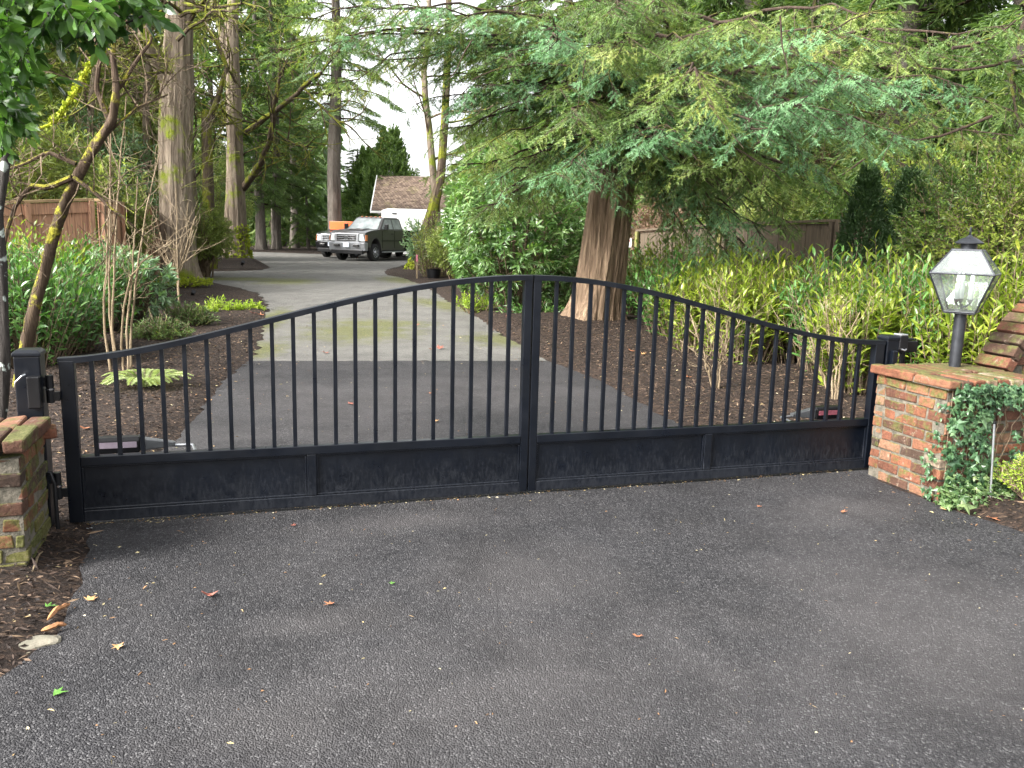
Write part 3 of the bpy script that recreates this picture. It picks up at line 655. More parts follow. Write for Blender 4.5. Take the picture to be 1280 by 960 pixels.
# galvanised foot plates under the left end of the leaf
def post(name, u, n, s, h, label, z0=-.03):
    t = empty(name, GT(u, n), GA, label, 'gate post')
    MB().box((0, 0, (h+z0)/2), (s, s, h-z0)).build('shaft', M['gate'], t, bevel=.006)
    mb = MB(); a = s/2+.006; b = s/2-.012
    mb.hexa([(-a, -a, h+.001), (a, -a, h+.001), (a, a, h+.001), (-a, a, h+.001), (-a, -a, h+.018), (a, -a, h+.018), (a, a, h+.018), (-a, a, h+.018)])
    mb.hexa([(-a, -a, h+.0185), (a, -a, h+.0185), (a, a, h+.0185), (-a, a, h+.0185), (-b, -b, h+.034), (b, -b, h+.034), (b, b, h+.034), (-b, b, h+.034)])
    mb.build('cap', M['gate'], t, bevel=.003)
    return t
pl = post('gate_post', -.130, -.06, .125, .985, 'square black gate post with lock box behind the left brick pillar')
lb = MB().box((.032, -.085, .80), (.062, .045, .17)).build('lock_box', M['black_plastic'], pl, bevel=.006)
MB().tube([(.0, -.112, .90), (-.012, -.125, .895), (-.045, -.12, .862), (-.052, -.11, .835)], .005, 8).build('wire_loop', M['steel'], lb, smooth=True)
MB().tube([(-.02, -.07, .36), (.08, -.09, .36), (.095, -.09, .30), (.095, -.09, -.02)], .011, 10).build('conduit', M['black_plastic'], pl, smooth=True)
def hinge(par, x, z):
    mb = MB(); mb.cyl((x, 0, z-.075), .020, .07, 16); mb.cyl((x, 0, z+.006), .020, .07, 16); mb.box((x-.02, .0, z+.04), (.055, .02, .05)); mb.box((x+.025, .0, z-.04), (.045, .02, .05))
    o = mb.build('hinge', M['black_plastic'], par, bevel=.002); MB().cyl((x, 0, z-.004), .0225, .009, 16).build('washer', M['chrome'], o)
hinge(pl, .088, .80); hinge(pl, .092, .26)
pr = post('gate_post', GLEN+.072, .02, .105, .985, 'square black gate post with lock box against the lamp pillar')
MB().box((-.004, -.070, .45), (.04, .034, .92)).build('face_plate', M['gate'], pr, bevel=.004)
lb2 = MB().box((.085, -.02, .965), (.075, .085, .105)).build('lock_box', M['black_plastic'], pr, bevel=.008)
MB().box((.085, -.02, 1.0235), (.066, .076, .011)).build('lid', M['silver'], lb2, bevel=.003)
MB().tube([(.065, -.066, .92), (.085, -.075, .912), (.105, -.066, .92)], .006, 8).build('padlock_shackle', M['steel'], lb2, smooth=True)
hinge(pr, -.0585, .84); hinge(pr, -.0585, .20)
# latch arm / box beside right post
t = empty('junction_box', GT(GLEN+.27, .10), GA, 'flat black junction box beside the right gate post, behind the pillar top', 'junction box')
MB().box((0, 0, .925), (.17, .13, .085)).build('box', M['black_plastic'], t, bevel=.006)
MB().box((.0, 0, .978), (.155, .105, .010)).build('lid', M['gate'], t, bevel=.003); MB().cyl((0.02, 0.01, -.02), .02, .90, 12).build('stand_pipe', M['black_plastic'], t, smooth=True)
# operators (linear arms behind the leaves)
def opener(u0, side, label, lab):
    t = empty('gate_opener', GT(u0, .20, 0), GA, label, 'gate opener')
    mb = MB(); mb.prism([(-.045, .37), (.045, .37), (.045, .445), (.03, .462), (-.03, .462), (-.045, .445)], 0, .23*side)
    mb.build('housing', M[ 'black_plastic'], t, bevel=.006)
    MB().box((.115*side, -.0475, .420), (.20, .003, .034)).build('sticker', M[lab], t)
    MB().hexa(np.array([(.231, -.035, .375), (.42, -.02, .392), (.42, .02, .392), (.231, .035, .375), (.231, -.035, .45), (.42, -.02, .417), (.42, .02, .417), (.231, .035, .45)])*np.array([side, 1, 1])).build('arm_cover', M['grey_plastic'], t, bevel=.006)
    MB().tube([(.40*side, 0, .395), (.52*side, -.02, .395), (.54*side, -.17, .395)], .010, 10).build('rod', M['steel'], t, smooth=True)
    MB().box((-.05*side, 0, .35), (.09, .05, .02)).build('bracket', M['gate'], t, bevel=.002)
    return t
opener(.13, 1, 'black gate opener with a pale lilac sticker behind the left end of the gate', 'lilac_label')
opener(GLEN-.16, -1, 'grey and black gate opener with pink sticker behind the right end of the gate', 'pink_label')
# drop-bolt plate on the ground at the left
t = empty('ground_plate', GT(-.02, -.08, 0), GA+.2, 'small white metal plate on the ground under the left hinge stile', 'plate')
MB().box((0, 0, .012), (.09, .03, .012)).build('plate', M['white_paint'], t, bevel=.002); MB().box((.09, -.02, .006), (.13, .012, .008), rz=.15).build('strap', M['steel'], t, bevel=.002)
# ================================================================== BRICK PILLARS
def brickset(name, parent, rows, tone_bias=0., moss=None, mortar=None, bev=.006):
    """rows: list of (centre, dims, rz) boxes"""
    Vs = []; Fs = []; T = []; Mo = []; n = 0
    base = np.array([[-1,-1,-1],[1,-1,-1],[1,1,-1],[-1,1,-1],[-1,-1,1],[1,-1,1],[1,1,1],[-1,1,1]])/2
    Q = np.array([[0,3,2,1],[4,5,6,7],[0,1,5,4],[1,2,6,5],[2,3,7,6],[3,0,4,7]])
    for c, d, rz in rows:
        v = base*np.array(d); v = v+rng.normal(size=(8, 3))*.0034; a = rz+rng.normal()*.012; cc, ss = math.cos(a), math.sin(a)
        v = v@np.array([[cc, ss, 0], [-ss, cc, 0], [0, 0, 1]])+np.array(c)+rng.normal(size=3)*.002
        Vs.append(v); Fs.append(Q+n); n += 8; T += [np.clip(rng.beta(2.2, 2.2)+tone_bias, 0, 1)]*8; mm = moss(np.array(c)) if moss else 0.; Mo += [mm]*8
    o = npmesh(name, np.concatenate(Vs), [np.concatenate(Fs)], M['brick'], parent, attrs={'tone': T, 'moss': Mo})
    b = o.modifiers.new('bevel', 'BEVEL'); b.width = bev; b.segments = 2; b.limit_method = 'ANGLE'; b.use_clamp_overlap = True
    return o
def box_bricks(w, d, h, pitch, bl=.205, bd=.095, gap=.014, z0=0.):
    """four faces of a pier; w along x, d along y, origin at the front-left corner"""
    rows = []; nc = int(round(h/pitch)); hh = pitch-gap
    for k in range(nc):
        z = z0+(k+.5)*pitch; off = (k % 2)
        for face in range(4):
            L = w if face % 2 == 0 else d
            x = 0.; first = True
            while x < L-.01:
                ln = (bd if off == (face % 2) else bl) if first else bl
                ln = min(ln*(1+rng.normal()*.03), L-x)
                if L-x-ln < .05: ln = L-x
                last = x+ln >= L-.01
                # corners are owned by one face only
                own0 = (off == (face % 2)); a = x; b = x+ln
                if first and not own0 and False: pass
                cx = (a+b)/2; sz = b-a-gap
                dep = bd+rng.normal()*.003
                ins = dep/2+rng.normal()*.002
                if (first and off != face % 2) or (last and off != face % 2):
                    pass
                if not ((first or last) and off != face % 2 and b-a <= bd+.02):
                    if first and off != face % 2: a = bd+gap; 
                    if last and off != face % 2: b = L-bd-gap
                    if b-a > .03:
                        cx = (a+b)/2; sz = (b-a)-(0 if (first or last) and off != face % 2 else gap)
                        p = {0: (cx, ins), 1: (w-ins, cx), 2: (w-cx, d-ins), 3: (ins, d-cx)}[face]
                        dm = (sz, dep, hh*(1+rng.normal()*.02)) if face % 2 == 0 else (dep, sz, hh*(1+rng.normal()*.02))
                        rows.append(((p[0], p[1], z), dm, 0.))
                x += ln; first = False
    return rows
C0 = np.array([2.815, 5.385, 0]); 
PWD, PDP, PH_ = .74, .66, .76
pil = empty('brick_pillar', C0, GA, 'ivy-covered old brick pillar carrying the lantern, right of the gate', 'brick pillar')
mossR = lambda c: .10*max(0, 1-c[0]/.3)*(.4+.6*(c[2] > .35)) + (.06 if c[2] > .7 else 0)-.03
brickset('brickwork', pil, box_bricks(PWD, PDP, PH_, .0762), .06, mossR)
MB().box((PWD/2, PDP/2, PH_/2-.02), (PWD-.016, PDP-.016, PH_+.0)).build('mortar', M['mortar'], pil)
rows = []; k = 8
for i in range(k):
    wv = (PWD+.08)/k; x = -.04+(i+.5)*wv
    rows.append(((x, .115, PH_+.032), (wv-.009, .31, .058), 0)); rows.append(((x, .485, PH_+.032), (wv-.009, .41, .058), 0))
cop = brickset('coping', pil, rows, .12, lambda c: rng.choice([.06, .0, -.06]), bev=.011)
MB().box((PWD/2, PDP/2, PH_+.024), (PWD+.05, PDP+.05, .04)).build('coping_mortar', M['mortar'], cop)
PT = PH_+.062
# left pillar: front-right corner FL
FL = np.array([-2.292, 3.83, 0.]); lw, ld = 1.15, .52
o_l = FL-lw*GU
pil2 = empty('brick_pillar', o_l, GA, 'low mossy brick pillar at the left edge, in front of the left gate post', 'brick pillar')
LH = .62
brickset('brickwork', pil2, box_bricks(lw, ld, LH, .075), -.04, lambda c: .42*max(0, 1-c[2]/.30)+.10*(c[0] > lw-.08)+(-.02))
MB().box((lw/2, ld/2, LH/2-.03), (lw-.016, ld-.016, LH)).build('mortar', M['mortar'], pil2)
rows = []; k = 11
for i in range(k):
    wv = (lw+.04)/k; x = -.0+(i+.5)*wv
    rows.append(((x, .11, LH+.038), (wv-.009, .27, .070), 0)); rows.append(((x, .39, LH+.034), (wv-.009, .27, .062), 0))
rows.append(((lw+.0, .50, LH-.02), (.12, .10, .06), .2))
cop2 = brickset('coping', pil2, rows, .10, lambda c: rng.choice([.08, .0, -.05]), bev=.012)
MB().box((lw/2, ld/2, LH+.026), (lw-.01, ld-.02, .04)).build('coping_mortar', M['mortar'], cop2)
# wing wall sweeping up behind the right pillar
wt = empty('brick_wall', C0+GU*.78+GN*.34, GA, 'curved brick wall sweeping up at the right edge behind the lamp pillar', 'brick wall')
wz = lambda x: .62+ .98*(1-math.exp(-max(0, x)*2.2)) if x > 0 else .62
prof = [(x, wz(x)) for x in np.linspace(.0, 1.9, 24)]
rows = []; hh = .0762
for kz in range(22):
    z = (kz+.5)*hh; x = -.1*(kz % 2)
    while x < 1.9:
        a, b = x, x+.215
        if wz((a+b)/2)-.03 > z+.03 and b > .03:
            a2 = max(a, .0); rows.append(((( a2+b)/2, .05, z), (b-a2-.011, .095, hh-.011), 0)); rows.append((((a2+b)/2, .19, z), (b-a2-.011, .095, hh-.011), 0))
        x += .215
brickset('brickwork', wt, rows, .05, lambda c: .02)
mb = MB(); n = len(prof); V = [(x, y, z-.03) for y in (.02, .22) for x, z in prof]+[(x, y, 0) for y in (.02, .22) for x, z in prof]
q = [[i, i+1, n+i+1, n+i] for i in range(n-1)]+[[i, i+1, 2*n+i+1, 2*n+i][::-1] for i in range(n-1)]+[[n+i, n+i+1, 3*n+i+1, 3*n+i] for i in range(n-1)]
mb.add(V, q); mb.build('mortar', M['mortar'], wt)
# rowlock coping following the sweep
Vs = []; Fs = []; T = []; s_acc = 0; pts = [(x, wz(x)) for x in np.linspace(0, 1.9, 400)]
mb_rows = []; last = None; cnt = 0
for (x, z) in pts:
    if last is None or math.hypot(x-last[0], z-last[1]) >= .088:
        if last is not None:
            ang = math.atan2(z-last[1], x-last[0]); cx, cz_ = (x+last[0])/2, (z+last[1])/2; tx, tz_ = math.cos(ang), math.sin(ang); nx_, nz_ = -tz_, tx
            v = []
            for yy in (-.02, .26):
                for (a, b) in ((-.040, 0), (.040, 0), (.040, .085), (-.040, .085)):
                    v.append((cx+tx*a+nx_*b, yy, cz_+tz_*a+nz_*b))
            v = np.array(v)+rng.normal(size=(8, 3))*.003; m0 = cnt*8
            Vs.append(v); Fs.append(np.array([[0, 1, 2, 3], [7, 6, 5, 4], [0, 4, 5, 1], [1, 5, 6, 2], [2, 6, 7, 3], [3, 7, 4, 0]])+m0); T += [float(np.clip(rng.beta(2, 2)+.05, 0, 1))]*8; cnt += 1
        last = (x, z)
oc = npmesh('coping', np.concatenate(Vs), [np.concatenate(Fs)], M['brick'], wt, attrs={'tone': T, 'moss': [0.]*len(T)})
b = oc.modifiers.new('bevel', 'BEVEL'); b.width = .008; b.segments = 2
# ================================================================== LANTERN
lp = C0+GU*.30+GN*.27; lp = G(1193, 458, PT); lp[2] = 0
lt = empty('lamp_post', (lp[0], lp[1], PT), math.radians(17.5+38), 'glass carriage lantern on a short dark post on the right brick pillar', 'lamp'); lt.scale = (1.05, 1.05, 1.03)
MB().cyl((0, 0, 0), .038, .375, 28).build('pole', M['lamp_metal'], lt, smooth=True)
MB().tube([(0, 0, .325), (0, 0, .34)], .042, 28).build('collar', M['lamp_metal'], lt, smooth=True)
z0, z1, z2 = .385, .645, .80; h0, h1, h2 = .095, .190, .088
def ring4(h, z): return [np.array([sx*h, sy*h, z]) for sx, sy in ((-1, -1), (1, -1), (1, 1), (-1, 1))]
A0, A1, A2 = ring4(h0, z0), ring4(h1, z1), ring4(h2, z2)
for k in range(4):
    for (a, b_, nm) in ((A0, A1, 'glass_pane'), (A1, A2, 'roof_pane')):
        i, j = k, (k+1) % 4
        V = np.array([a[i], a[j], b_[j], b_[i]]); c_ = V.mean(0); V = c_+(V-c_)*.985
        nn = np.cross(V[1]-V[0], V[3]-V[0]); nn /= np.linalg.norm(nn); V8 = np.r_[V, V+nn*.003]
        MB().add(V8, [[0, 3, 2, 1], [4, 5, 6, 7], [0, 1, 5, 4], [1, 2, 6, 5], [2, 3, 7, 6], [3, 0, 4, 7]]).build(nm, M['lamp_glass'], lt)
mb = MB()
for k in range(4):
    i, j = k, (k+1) % 4
    for a, b_ in ((A0[i], A1[i]), (A1[i], A2[i]), (A0[i], A0[j]), (A1[i], A1[j]), (A2[i], A2[j])): mb.tube([a, b_], .0068, 6)
mb.box((0, 0, z0-.006), (h0*2, h0*2, .012)); mb.box((0, 0, z2+.004), (h2*2.05, h2*2.05, .010))
mb.build('frame', M['lamp_metal'], lt, bevel=.0015)
cap = MB(); cap.tube([(0, 0, z2+.009), (0, 0, z2+.045)], [.048, .050], 24); cap.tube([(0, 0, z2+.045), (0, 0, z2+.052), (0, 0, z2+.075), (0, 0, z2+.092), (0, 0, z2+.105)], [.088, .089, .055, .018, .008], 28)
co = cap.build('chimney', M['lamp_metal'], lt, smooth=True)
th = np.linspace(0, 2*PI, 25); MB().tube(np.c_[.024*np.cos(th), np.zeros(25), z2+.131+.024*np.sin(th)], .0045, 8, caps=False).build('ring', M['lamp_metal'], co, smooth=True)
for k in range(3):
    a = k*2.094+.35; x, y = .048*math.cos(a), .048*math.sin(a)
    c = MB(); c.cyl((x, y, z0+.085), .0165, .105, 16); c.tube([(x, y, z0+.19), (x, y, z0+.215), (x, y, z0+.25), (x, y, z0+.268)], [.008, .016, .012, .003], 14)
    co_ = c.build('candle', M['white_paint'], lt, smooth=True)
    MB().tube([(0, 0, z0+.03), (x*.6, y*.6, z0+.035), (x, y, z0+.055), (x, y, z0+.085)], [.005, .005, .007, .021], 12).build('candle_cup', M['lamp_metal'], co_, smooth=True)
MB().cyl((0, 0, z0), .008, .05, 12).build('stem', M['lamp_metal'], lt)
# ================================================================== IVY, STAKE, edge plants by the right pillar
def ivy_leaf_set(Pb, Nn, s, tone=None):
    """five-pointed leaves lying against a wall"""
    n = len(Pb); Nn = nrm(Nn); up = np.array([0, 0, 1.])+rng.normal(size=(n, 3))*.6; S = nrm(np.cross(up, Nn)); U = np.cross(Nn, S)
    th = np.array([-90, -50, -18, 12, 50, 90, 130, 168, 198, 230])*PI/180; rr = np.array([.30, .55, .42, .95, .48, 1.15, .48, .95, .42, .55])
    s = np.broadcast_to(s, (n,))[:, None, None]
    V = Pb[:, None]+s*(S[:, None]*(np.cos(th)*rr)[None, :, None]-U[:, None]*(np.sin(th)*rr)[None, :, None])+Nn[:, None]*(s*.12*np.cos(th*3)[None, :, None])
    V = np.concatenate([Pb[:, None]+Nn[:, None]*s*.14, V], 1); T = np.array([[0, 1+i, 1+(i+1) % 10] for i in range(10)])
    F_ = (np.arange(n)[:, None, None]*11+T[None]).reshape(-1, 3); tone = rng.random(n) if tone is None else tone
    return V.reshape(-1, 3), F_, np.repeat(tone, 11)
it = empty('ivy', C0, GA, 'dark green ivy climbing the front of the right brick pillar', 'ivy')
def clump(n, f): 
    p = rng.random((n*4, 2)); k = f(p[:, 0], p[:, 1])+vnoise(p[:, 0]*7, p[:, 1]*7, 1.2, 5)*.9 > rng.random(n*4)*.5+.1; return p[k][:n]
p = clump(760, lambda x, z: .95-np.abs(x-.36)*.9-.0*z+np.where(z > .9, -.0, 0)-np.where((x > .50) & (x < .72) & (z > .28) & (z < .85), 1.2, 0))
A = np.c_[p[:, 0]*PWD*1.02, -.012-rng.random(len(p))*.05, p[:, 1]*.80]
p2 = clump(170, lambda y, z: .75-y*2.6-np.abs(z-.35)*.8)
B_ = np.c_[-.012-rng.random(len(p2))*.04, p2[:, 0]*PDP, p2[:, 1]*.7]
hang = rng.random((110, 2)); Hh = np.c_[.05+hang[:, 0]*.62, -.055-rng.random(110)*.05, .60+hang[:, 1]*.2]
iv = join([ivy_leaf_set(A, np.array([0, -1, .25])+rng.normal(size=(len(A), 3))*.35, .013+rng.gamma(2.2, .0075, len(A))),
           ivy_leaf_set(B_, np.array([-1, 0, .25])+rng.normal(size=(len(B_), 3))*.35, .019+rng.random(len(B_))*.012),
           ivy_leaf_set(Hh, np.array([0, -1, .6])+rng.normal(size=(110, 3))*.4, .022+rng.random(110)*.012)])
foliage('leaves', [iv], M['ivy'], it)
mb = MB()
for k in range(16):
    x = .1+.5*rng.random(); pth = [(x, -.012, 0)]
    for j in range(9): x += rng.normal()*.05; pth.append((min(max(x, .02), PWD-.02), -.014-.006*rng.random(), (j+1)*.085))
    mb.tube(pth, .0035, 4, caps=False)
mb.build('stems', M['twig_brown'], it)
# ground ivy at the foot
t = empty('ivy', C0+GU*.3-GN*.15, GA, 'pale ground ivy spilling over the asphalt edge below the right pillar', 'ivy')
n = 760; q = np.c_[rng.random(n)**1.3*1.15-.36, -np.abs(rng.normal(size=n))*.09+.10, np.abs(rng.normal(size=n))*.075+.02]
q[:, 2] *= np.clip(1.2-np.abs(q[:, 1])*2, .3, 1)
foliage('leaves', [ivy_leaf_set(q, np.array([0, -.6, 1])+rng.normal(size=(n, 3))*.5, .011+rng.gamma(2.2, .0065, n))], M['ivy_pale'], t)
t = empty('ivy', C0+GU*1.0+GN*.1, GA, 'dark ivy bank at the right edge beside the brick pillar', 'ivy')
n = 1300; q = np.c_[rng.random(n)*1.1-.20, rng.random(n)*.30-.02, rng.random(n)**1.2*.78]
foliage('leaves', [ivy_leaf_set(q, np.array([-.3, -1, .5])+rng.normal(size=(n, 3))*.5, .022+rng.random(n)*.016)], M['ivy'], t)
# stake in front of the pillar
sb = G(1238, 634); st = P(1243, 530, sb[1]+.02)
t = empty('stake', (sb[0], sb[1], 0), 0, 'thin pale marker stake standing in the ivy before the right pillar', 'stake')
MB().tube([(0, 0, -.05), (st[0]-sb[0], .02, st[2])], .0075, 10).build('rod', M['steel'], t, smooth=True)
MB().tube([(st[0]-sb[0], .02, st[2]), (st[0]-sb[0], .02, st[2]+.018)], .010, 10).build('tip', M['black_plastic'], t, smooth=True)
shrub('boxwood_shrub', G(1290, 648)+np.array([.12, .12, 0]), (.24, .24, .42), 'lime_leaf', 420, 12, .022, .010, 'small bright green shrub at the right edge under the brick pillar', kind='ball', slen=.09, ang=.9)
# ================================================================== FENCES
def board_fence(name, a, b, za, zb, mat, capmat, label, bw=.14, postevery=2.2, topboard=True, postmat=None):
    a = np.array([a[0], a[1], 0.]); b = np.array([b[0], b[1], 0.]); L = np.linalg.norm(b-a); ang = math.atan2(*(b-a)[[1, 0]])
    t = empty(name, a, ang, label, 'fence')
    z = lambda x: za+(zb-za)*x/L
    mb = MB(); x = 0
    while x < L:
        w = min(bw, L-x); h = z(x)-.06-rng.random()*.008; mb.box((x+w/2, rng.normal()*.004, h/2), (w-.006, .018, h)); x += bw
    mb.build('boards', M[mat], t)
    def rail(nm, y, h0, h1, dy, m):
        V = [(0, y-dy/2, z(0)+h0), (L, y-dy/2, z(L)+h0), (L, y+dy/2, z(L)+h0), (0, y+dy/2, z(0)+h0), (0, y-dy/2, z(0)+h1), (L, y-dy/2, z(L)+h1), (L, y+dy/2, z(L)+h1), (0, y+dy/2, z(0)+h1)]
        MB().hexa(V).build(nm, M[m], t)
    rail('cap', 0, -.045, 0, .15, capmat)
    if topboard: rail('top_rail', -.030, -.26, -.06, .022, mat)
    k = max(2, int(L/postevery)+1)
    for i in range(k):
        x = .06+(L-.12)*i/(k-1); MB().box((x, -.075, (z(x)-.05)/2), (.09, .06, z(x)-.05)).build('post', M[postmat or mat], t)
    return t
fa = P(-60, 300, 14.5); fb = P(118, 300, 16.5); fc = P(200, 300, 27)
board_fence('board_fence', fa, fb, 1.92, 2.10, 'wood_fence', 'fence_cap', 'reddish cedar board fence with pale cap at the left, behind the laurel', postevery=1.1)
board_fence('board_fence', fb+np.array([.05, .1, 0]), fc, 2.10, 2.15, 'wood_fence', 'fence_cap', 'reddish cedar fence running away behind the pale rhododendron')
ra = P(797, 300, 21.); rb = P(905, 300, 18.5); rc = P(1045, 300, 15.5); 
board_fence('board_fence', ra, rb, 1.80, 1.98, 'fence_grey', 'fence_grey', 'weathered grey-brown board fence right of the big trunk', bw=.19, topboard=False, postmat='post_mossy', postevery=5)
board_fence('board_fence', rb+np.array([.03, 0, 0]), rc, 1.98, 2.05, 'fence_grey', 'fence_grey', 'darker stretch of board fence behind the drooping fir branch', bw=.19, topboard=False, postevery=2.)
board_fence('board_fence', rc, P(1400, 300, 12), 2.05, 2.05, 'fence_grey', 'fence_grey', 'board fence hidden behind the arborvitae at the right', bw=.19, topboard=False, postevery=2.)
sg = P(784, 303.5, 20.5)
t = empty('notice_sign', (sg[0], sg[1], 0), -.1, 'small white notice on a stake between the big trunk and the board fence', 'sign')
MB().box((0, 0, sg[2]), (.21, .012, .21)).build('board', M['sign_white'], t, bevel=.002)
MB().box((0, -.008, sg[2]+.05), (.15, .003, .035)).build('heading', M['red_print'], t)
MB().box((0, .02, sg[2]/2), (.04, .025, sg[2])).build('stake', M['fence_grey'], t)
# ================================================================== BIG TREE (right of the drive)
TX = np.array([1.42, 15.15, 0.])
big = empty('fir_tree', TX, 0, 'big reddish-barked conifer with spreading branches right of the driveway', 'tree')
nz = 220; zz = np.linspace(-.15, 13, nz); pth = np.c_[.22*zz*.33+.05*np.sin(zz*.7), -.02*zz, zz]; rad = .385*(1-zz/26)+.02
rad[zz > 4.5] *= 1
MB().tube(pth, rad, 150, mod=lambda p, th: trunk_mod(1.15, 6, .085, 3)(p, th)*(1+.016*np.sin(th[None]*23+1.1*np.sin(p[:, 2:3]*1.7)+p[:, 2:3]*.8)+.012*np.sin(th[None]*41+2.*np.sin(p[:, 2:3]*2.3+1))+.010*np.sin(th[None]*17-p[:, 2:3]*3.1)*np.sin(p[:, 2:3]*7))).build('trunk', M['bark_cedar'], big, smooth=True)
def trunk_at(z): i = np.interp(z, zz, np.arange(nz)); j = int(i); return pth[j]
# (px, py, distance, height above the tip where it leaves the trunk, palette)
LIMBS = [(560, 205, 13.2, .5, 'y'), (548, 95, 13, .3, 'g'), (590, 262, 14.2, 1.1, 'y'), (640, 200, 12.6, .5, 'g'), (694, 215, 11, .9, 'b'), (615, 70, 11.5, .2, 'g'), (520, 30, 12, .0, 'y'), (744, 232, 12.2, .8, 'b'),
         (725, 150, 10.5, .4, 'g'), (885, 205, 10.5, .7, 'y'), (905, 245, 12, 1.2, 'g'), (955, 305, 13, 1.7, 'b'), (830, 130, 9.6, .4, 'g'), (960, 160, 9, .6, 'b'), (1050, 140, 9.0, .5, 'b'), (1125, 170, 9, .7, 'b'),
         (1000, 70, 9.4, .2, 'g'), (1100, 50, 10, .1, 'g'), (880, 45, 10, .1, 'g'), (780, 40, 10, .1, 'g'), (1240, 75, 11, .2, 'g'), (1190, 150, 11.5, .7, 'g'), (1290, 190, 12, .9, 'y'), (690, 20, 10, .1, 'b'),
         (640, 130, 12.5, .4, 'b'), (590, 150, 14, .5, 'g'), (1010, 200, 11, 1.0, 'b'), (1080, 95, 8.6, .4, 'b'), (930, 110, 10, .4, 'g'), (700, 110, 12, .3, 'g'), (985, 265, 12.5, 1.3, 'g'), (850, 250, 14, 1.2, 'g'), (1060, 210, 12.5, 1., 'y'),
         (930, 25, 8.8, .0, 'y'), (1150, 15, 9.5, .0, 'y'), (600, 15, 13, .0, 'g'), (800, 200, 11.6, .8, 'g'), (760, 95, 11, .3, 'b'), (1040, 30, 8.6, 0, 'b'), (1270, 30, 10, 0, 'g'), (1230, 240, 14, 1.3, 'g'), (900, 150, 8.6, .4, 'y'),
         (735, 60, 10.6, .2, 'y'), (770, 30, 11.8, .3, 'g'), (800, 10, 12.4, .2, 'y'), (750, -10, 11.5, 0, 'g'), (780, 60, 12.5, .4, 'b'), (820, -5, 11, .1, 'g'), (725, 5, 12.2, .2, 'g'), (790, 100, 12.8, .5, 'g'), (700, 60, 11.5, .2, 'b'), (760, 15, 10.5, 0, 'g'), (665, 250, 13.6, 1.2, 'g'), (620, 225, 12.8, .8, 'b'), (575, 120, 12.5, .4, 'b'), (545, 165, 13.2, .5, 'y'), (585, 285, 14.4, 1.4, 'g'), (610, 180, 12, .5, 'y'),
         (870, 310, 14, 1.7, 'g'), (900, 290, 13.5, 1.5, 'g'), (930, 345, 13.6, 2.1, 'b'), (970, 330, 13.4, 1.9, 'g'), (920, 270, 12.8, 1.3, 'b'), (1000, 290, 13.2, 1.6, 'g'), (840, 285, 14.6, 1.5, 'g'),
         (470, 75, 12.5, .2, 'g'), (430, 45, 12, .1, 'b'), (385, 75, 12, .2, 'g'), (355, 20, 12, 0, 'y'), (410, 105, 12.6, .4, 'y'), (500, 10, 11.5, 0, 'b'), (330, 60, 12.4, .2, 'g'), (450, 10, 12, 0, 'g'), (520, 130, 13, .4, 'g'),
         (1130, 110, 9.4, .5, 'b'), (1010, 120, 8.8, .4, 'b'), (1090, 190, 10, .8, 'g'), (1180, 210, 12, 1.1, 'g'), (1140, 60, 9, .2, 'y'), (1210, 110, 10.5, .4, 'b'), (1270, 140, 11, .6, 'g'), (970, 215, 10.4, 1.0, 'y'), (845, 165, 9.6, .5, 'b')]
fol = {'g': [], 'b': [], 'y': []}; sticks = []; lm = MB()
for (px, py, D, up, pal) in LIMBS:
    e = P(px, py, D)-TX; z_s = min(max(e[2]+up+.25, 2.6), 12.5); s = trunk_at(z_s).copy(); s[2] = z_s
    L = np.linalg.norm(e-s); path = limb_path(s, e, .035+.03*rng.random(), 16, .16)
    lm.tube(path, np.linspace(.022+.004*L, .005, 16), 7, caps=False)
    nd, st = limb_foliage(path, .2, bl=.85, bsp=.16, tsp=.105, tl=.21, nn=26, nL=.036, nW=.0075, hang=.6)
    fol[pal].append(nd); sticks.append(st)
# more limbs behind and above, coarser
for k in range(32):
    z_s = 3.2+rng.random()*.8 if k < 6 else 5.2+rng.random()*8.5; az = (.1+rng.random()*2.9) if k < 16 else rng.random()*2*PI
    L = (3.6+1.8*rng.random())*(1.15-z_s/20); s = trunk_at(min(z_s, 12.9)).copy(); s[2] = z_s
    e = s+np.array([math.cos(az)*L, math.sin(az)*L, -.25*L+.3*rng.random()]); path = limb_path(s, e, .08, 12, .15)
    lm.tube(path, np.linspace(.03+.006*L, .008, 12), 6, caps=False)
    nd, st = limb_foliage(path, .2, bl=.9, bsp=.2, tsp=.10, tl=.26, nn=10, nL=.06, nW=.016)
    fol['g' if rng.random() < .8 else 'y'].append(nd); sticks.append(st)
lm.build('limbs', M['bark_limb'], big, smooth=True)
for pal, mt, nm in (('g', 'fir', 'crown'), ('b', 'fir_blue', 'blue_green_spray'), ('y', 'fir_yellow', 'yellowish_spray')): foliage(nm, fol[pal], M[mt], big)
V, Fc, T = join(sticks); npmesh('branchlets', V, [Fc], M['bark_limb'], big)
# bare hanging twigs and a curved dead limb
def bare(x0, y0, x1, y1, D, r0, r1, sag, n): MB().tube(limb_path(P(x0, y0, D)-TX, P(x1, y1, D)-TX, sag, n, .12), np.linspace(r0, r1, n), 7).build('bare_limb', M['bark_limb'], big, smooth=True)
for (x0, y0, x1, y1, D) in ((732, 75, 722, 150, 11), (975, 20, 985, 95, 8.3), (590, 50, 560, 100, 11), (1025, 45, 1110, 10, 9.5)):
    bare(x0, y0, x1, y1, D, .010, .005, .05, 8)
for (x0, y0, x1, y1, D) in ((760, 95, 590, 100, 12.5), (750, 115, 610, 145, 13), (1240, 145, 1120, 172, 10.5), (1280, 70, 1150, 82, 10.5), (1190, 60, 1270, 25, 10), (790, 20, 560, -2, 11.5)):
    bare(x0, y0, x1, y1, D, .020, .010, .10 if 700 < x0 < 800 else -.08, 12)
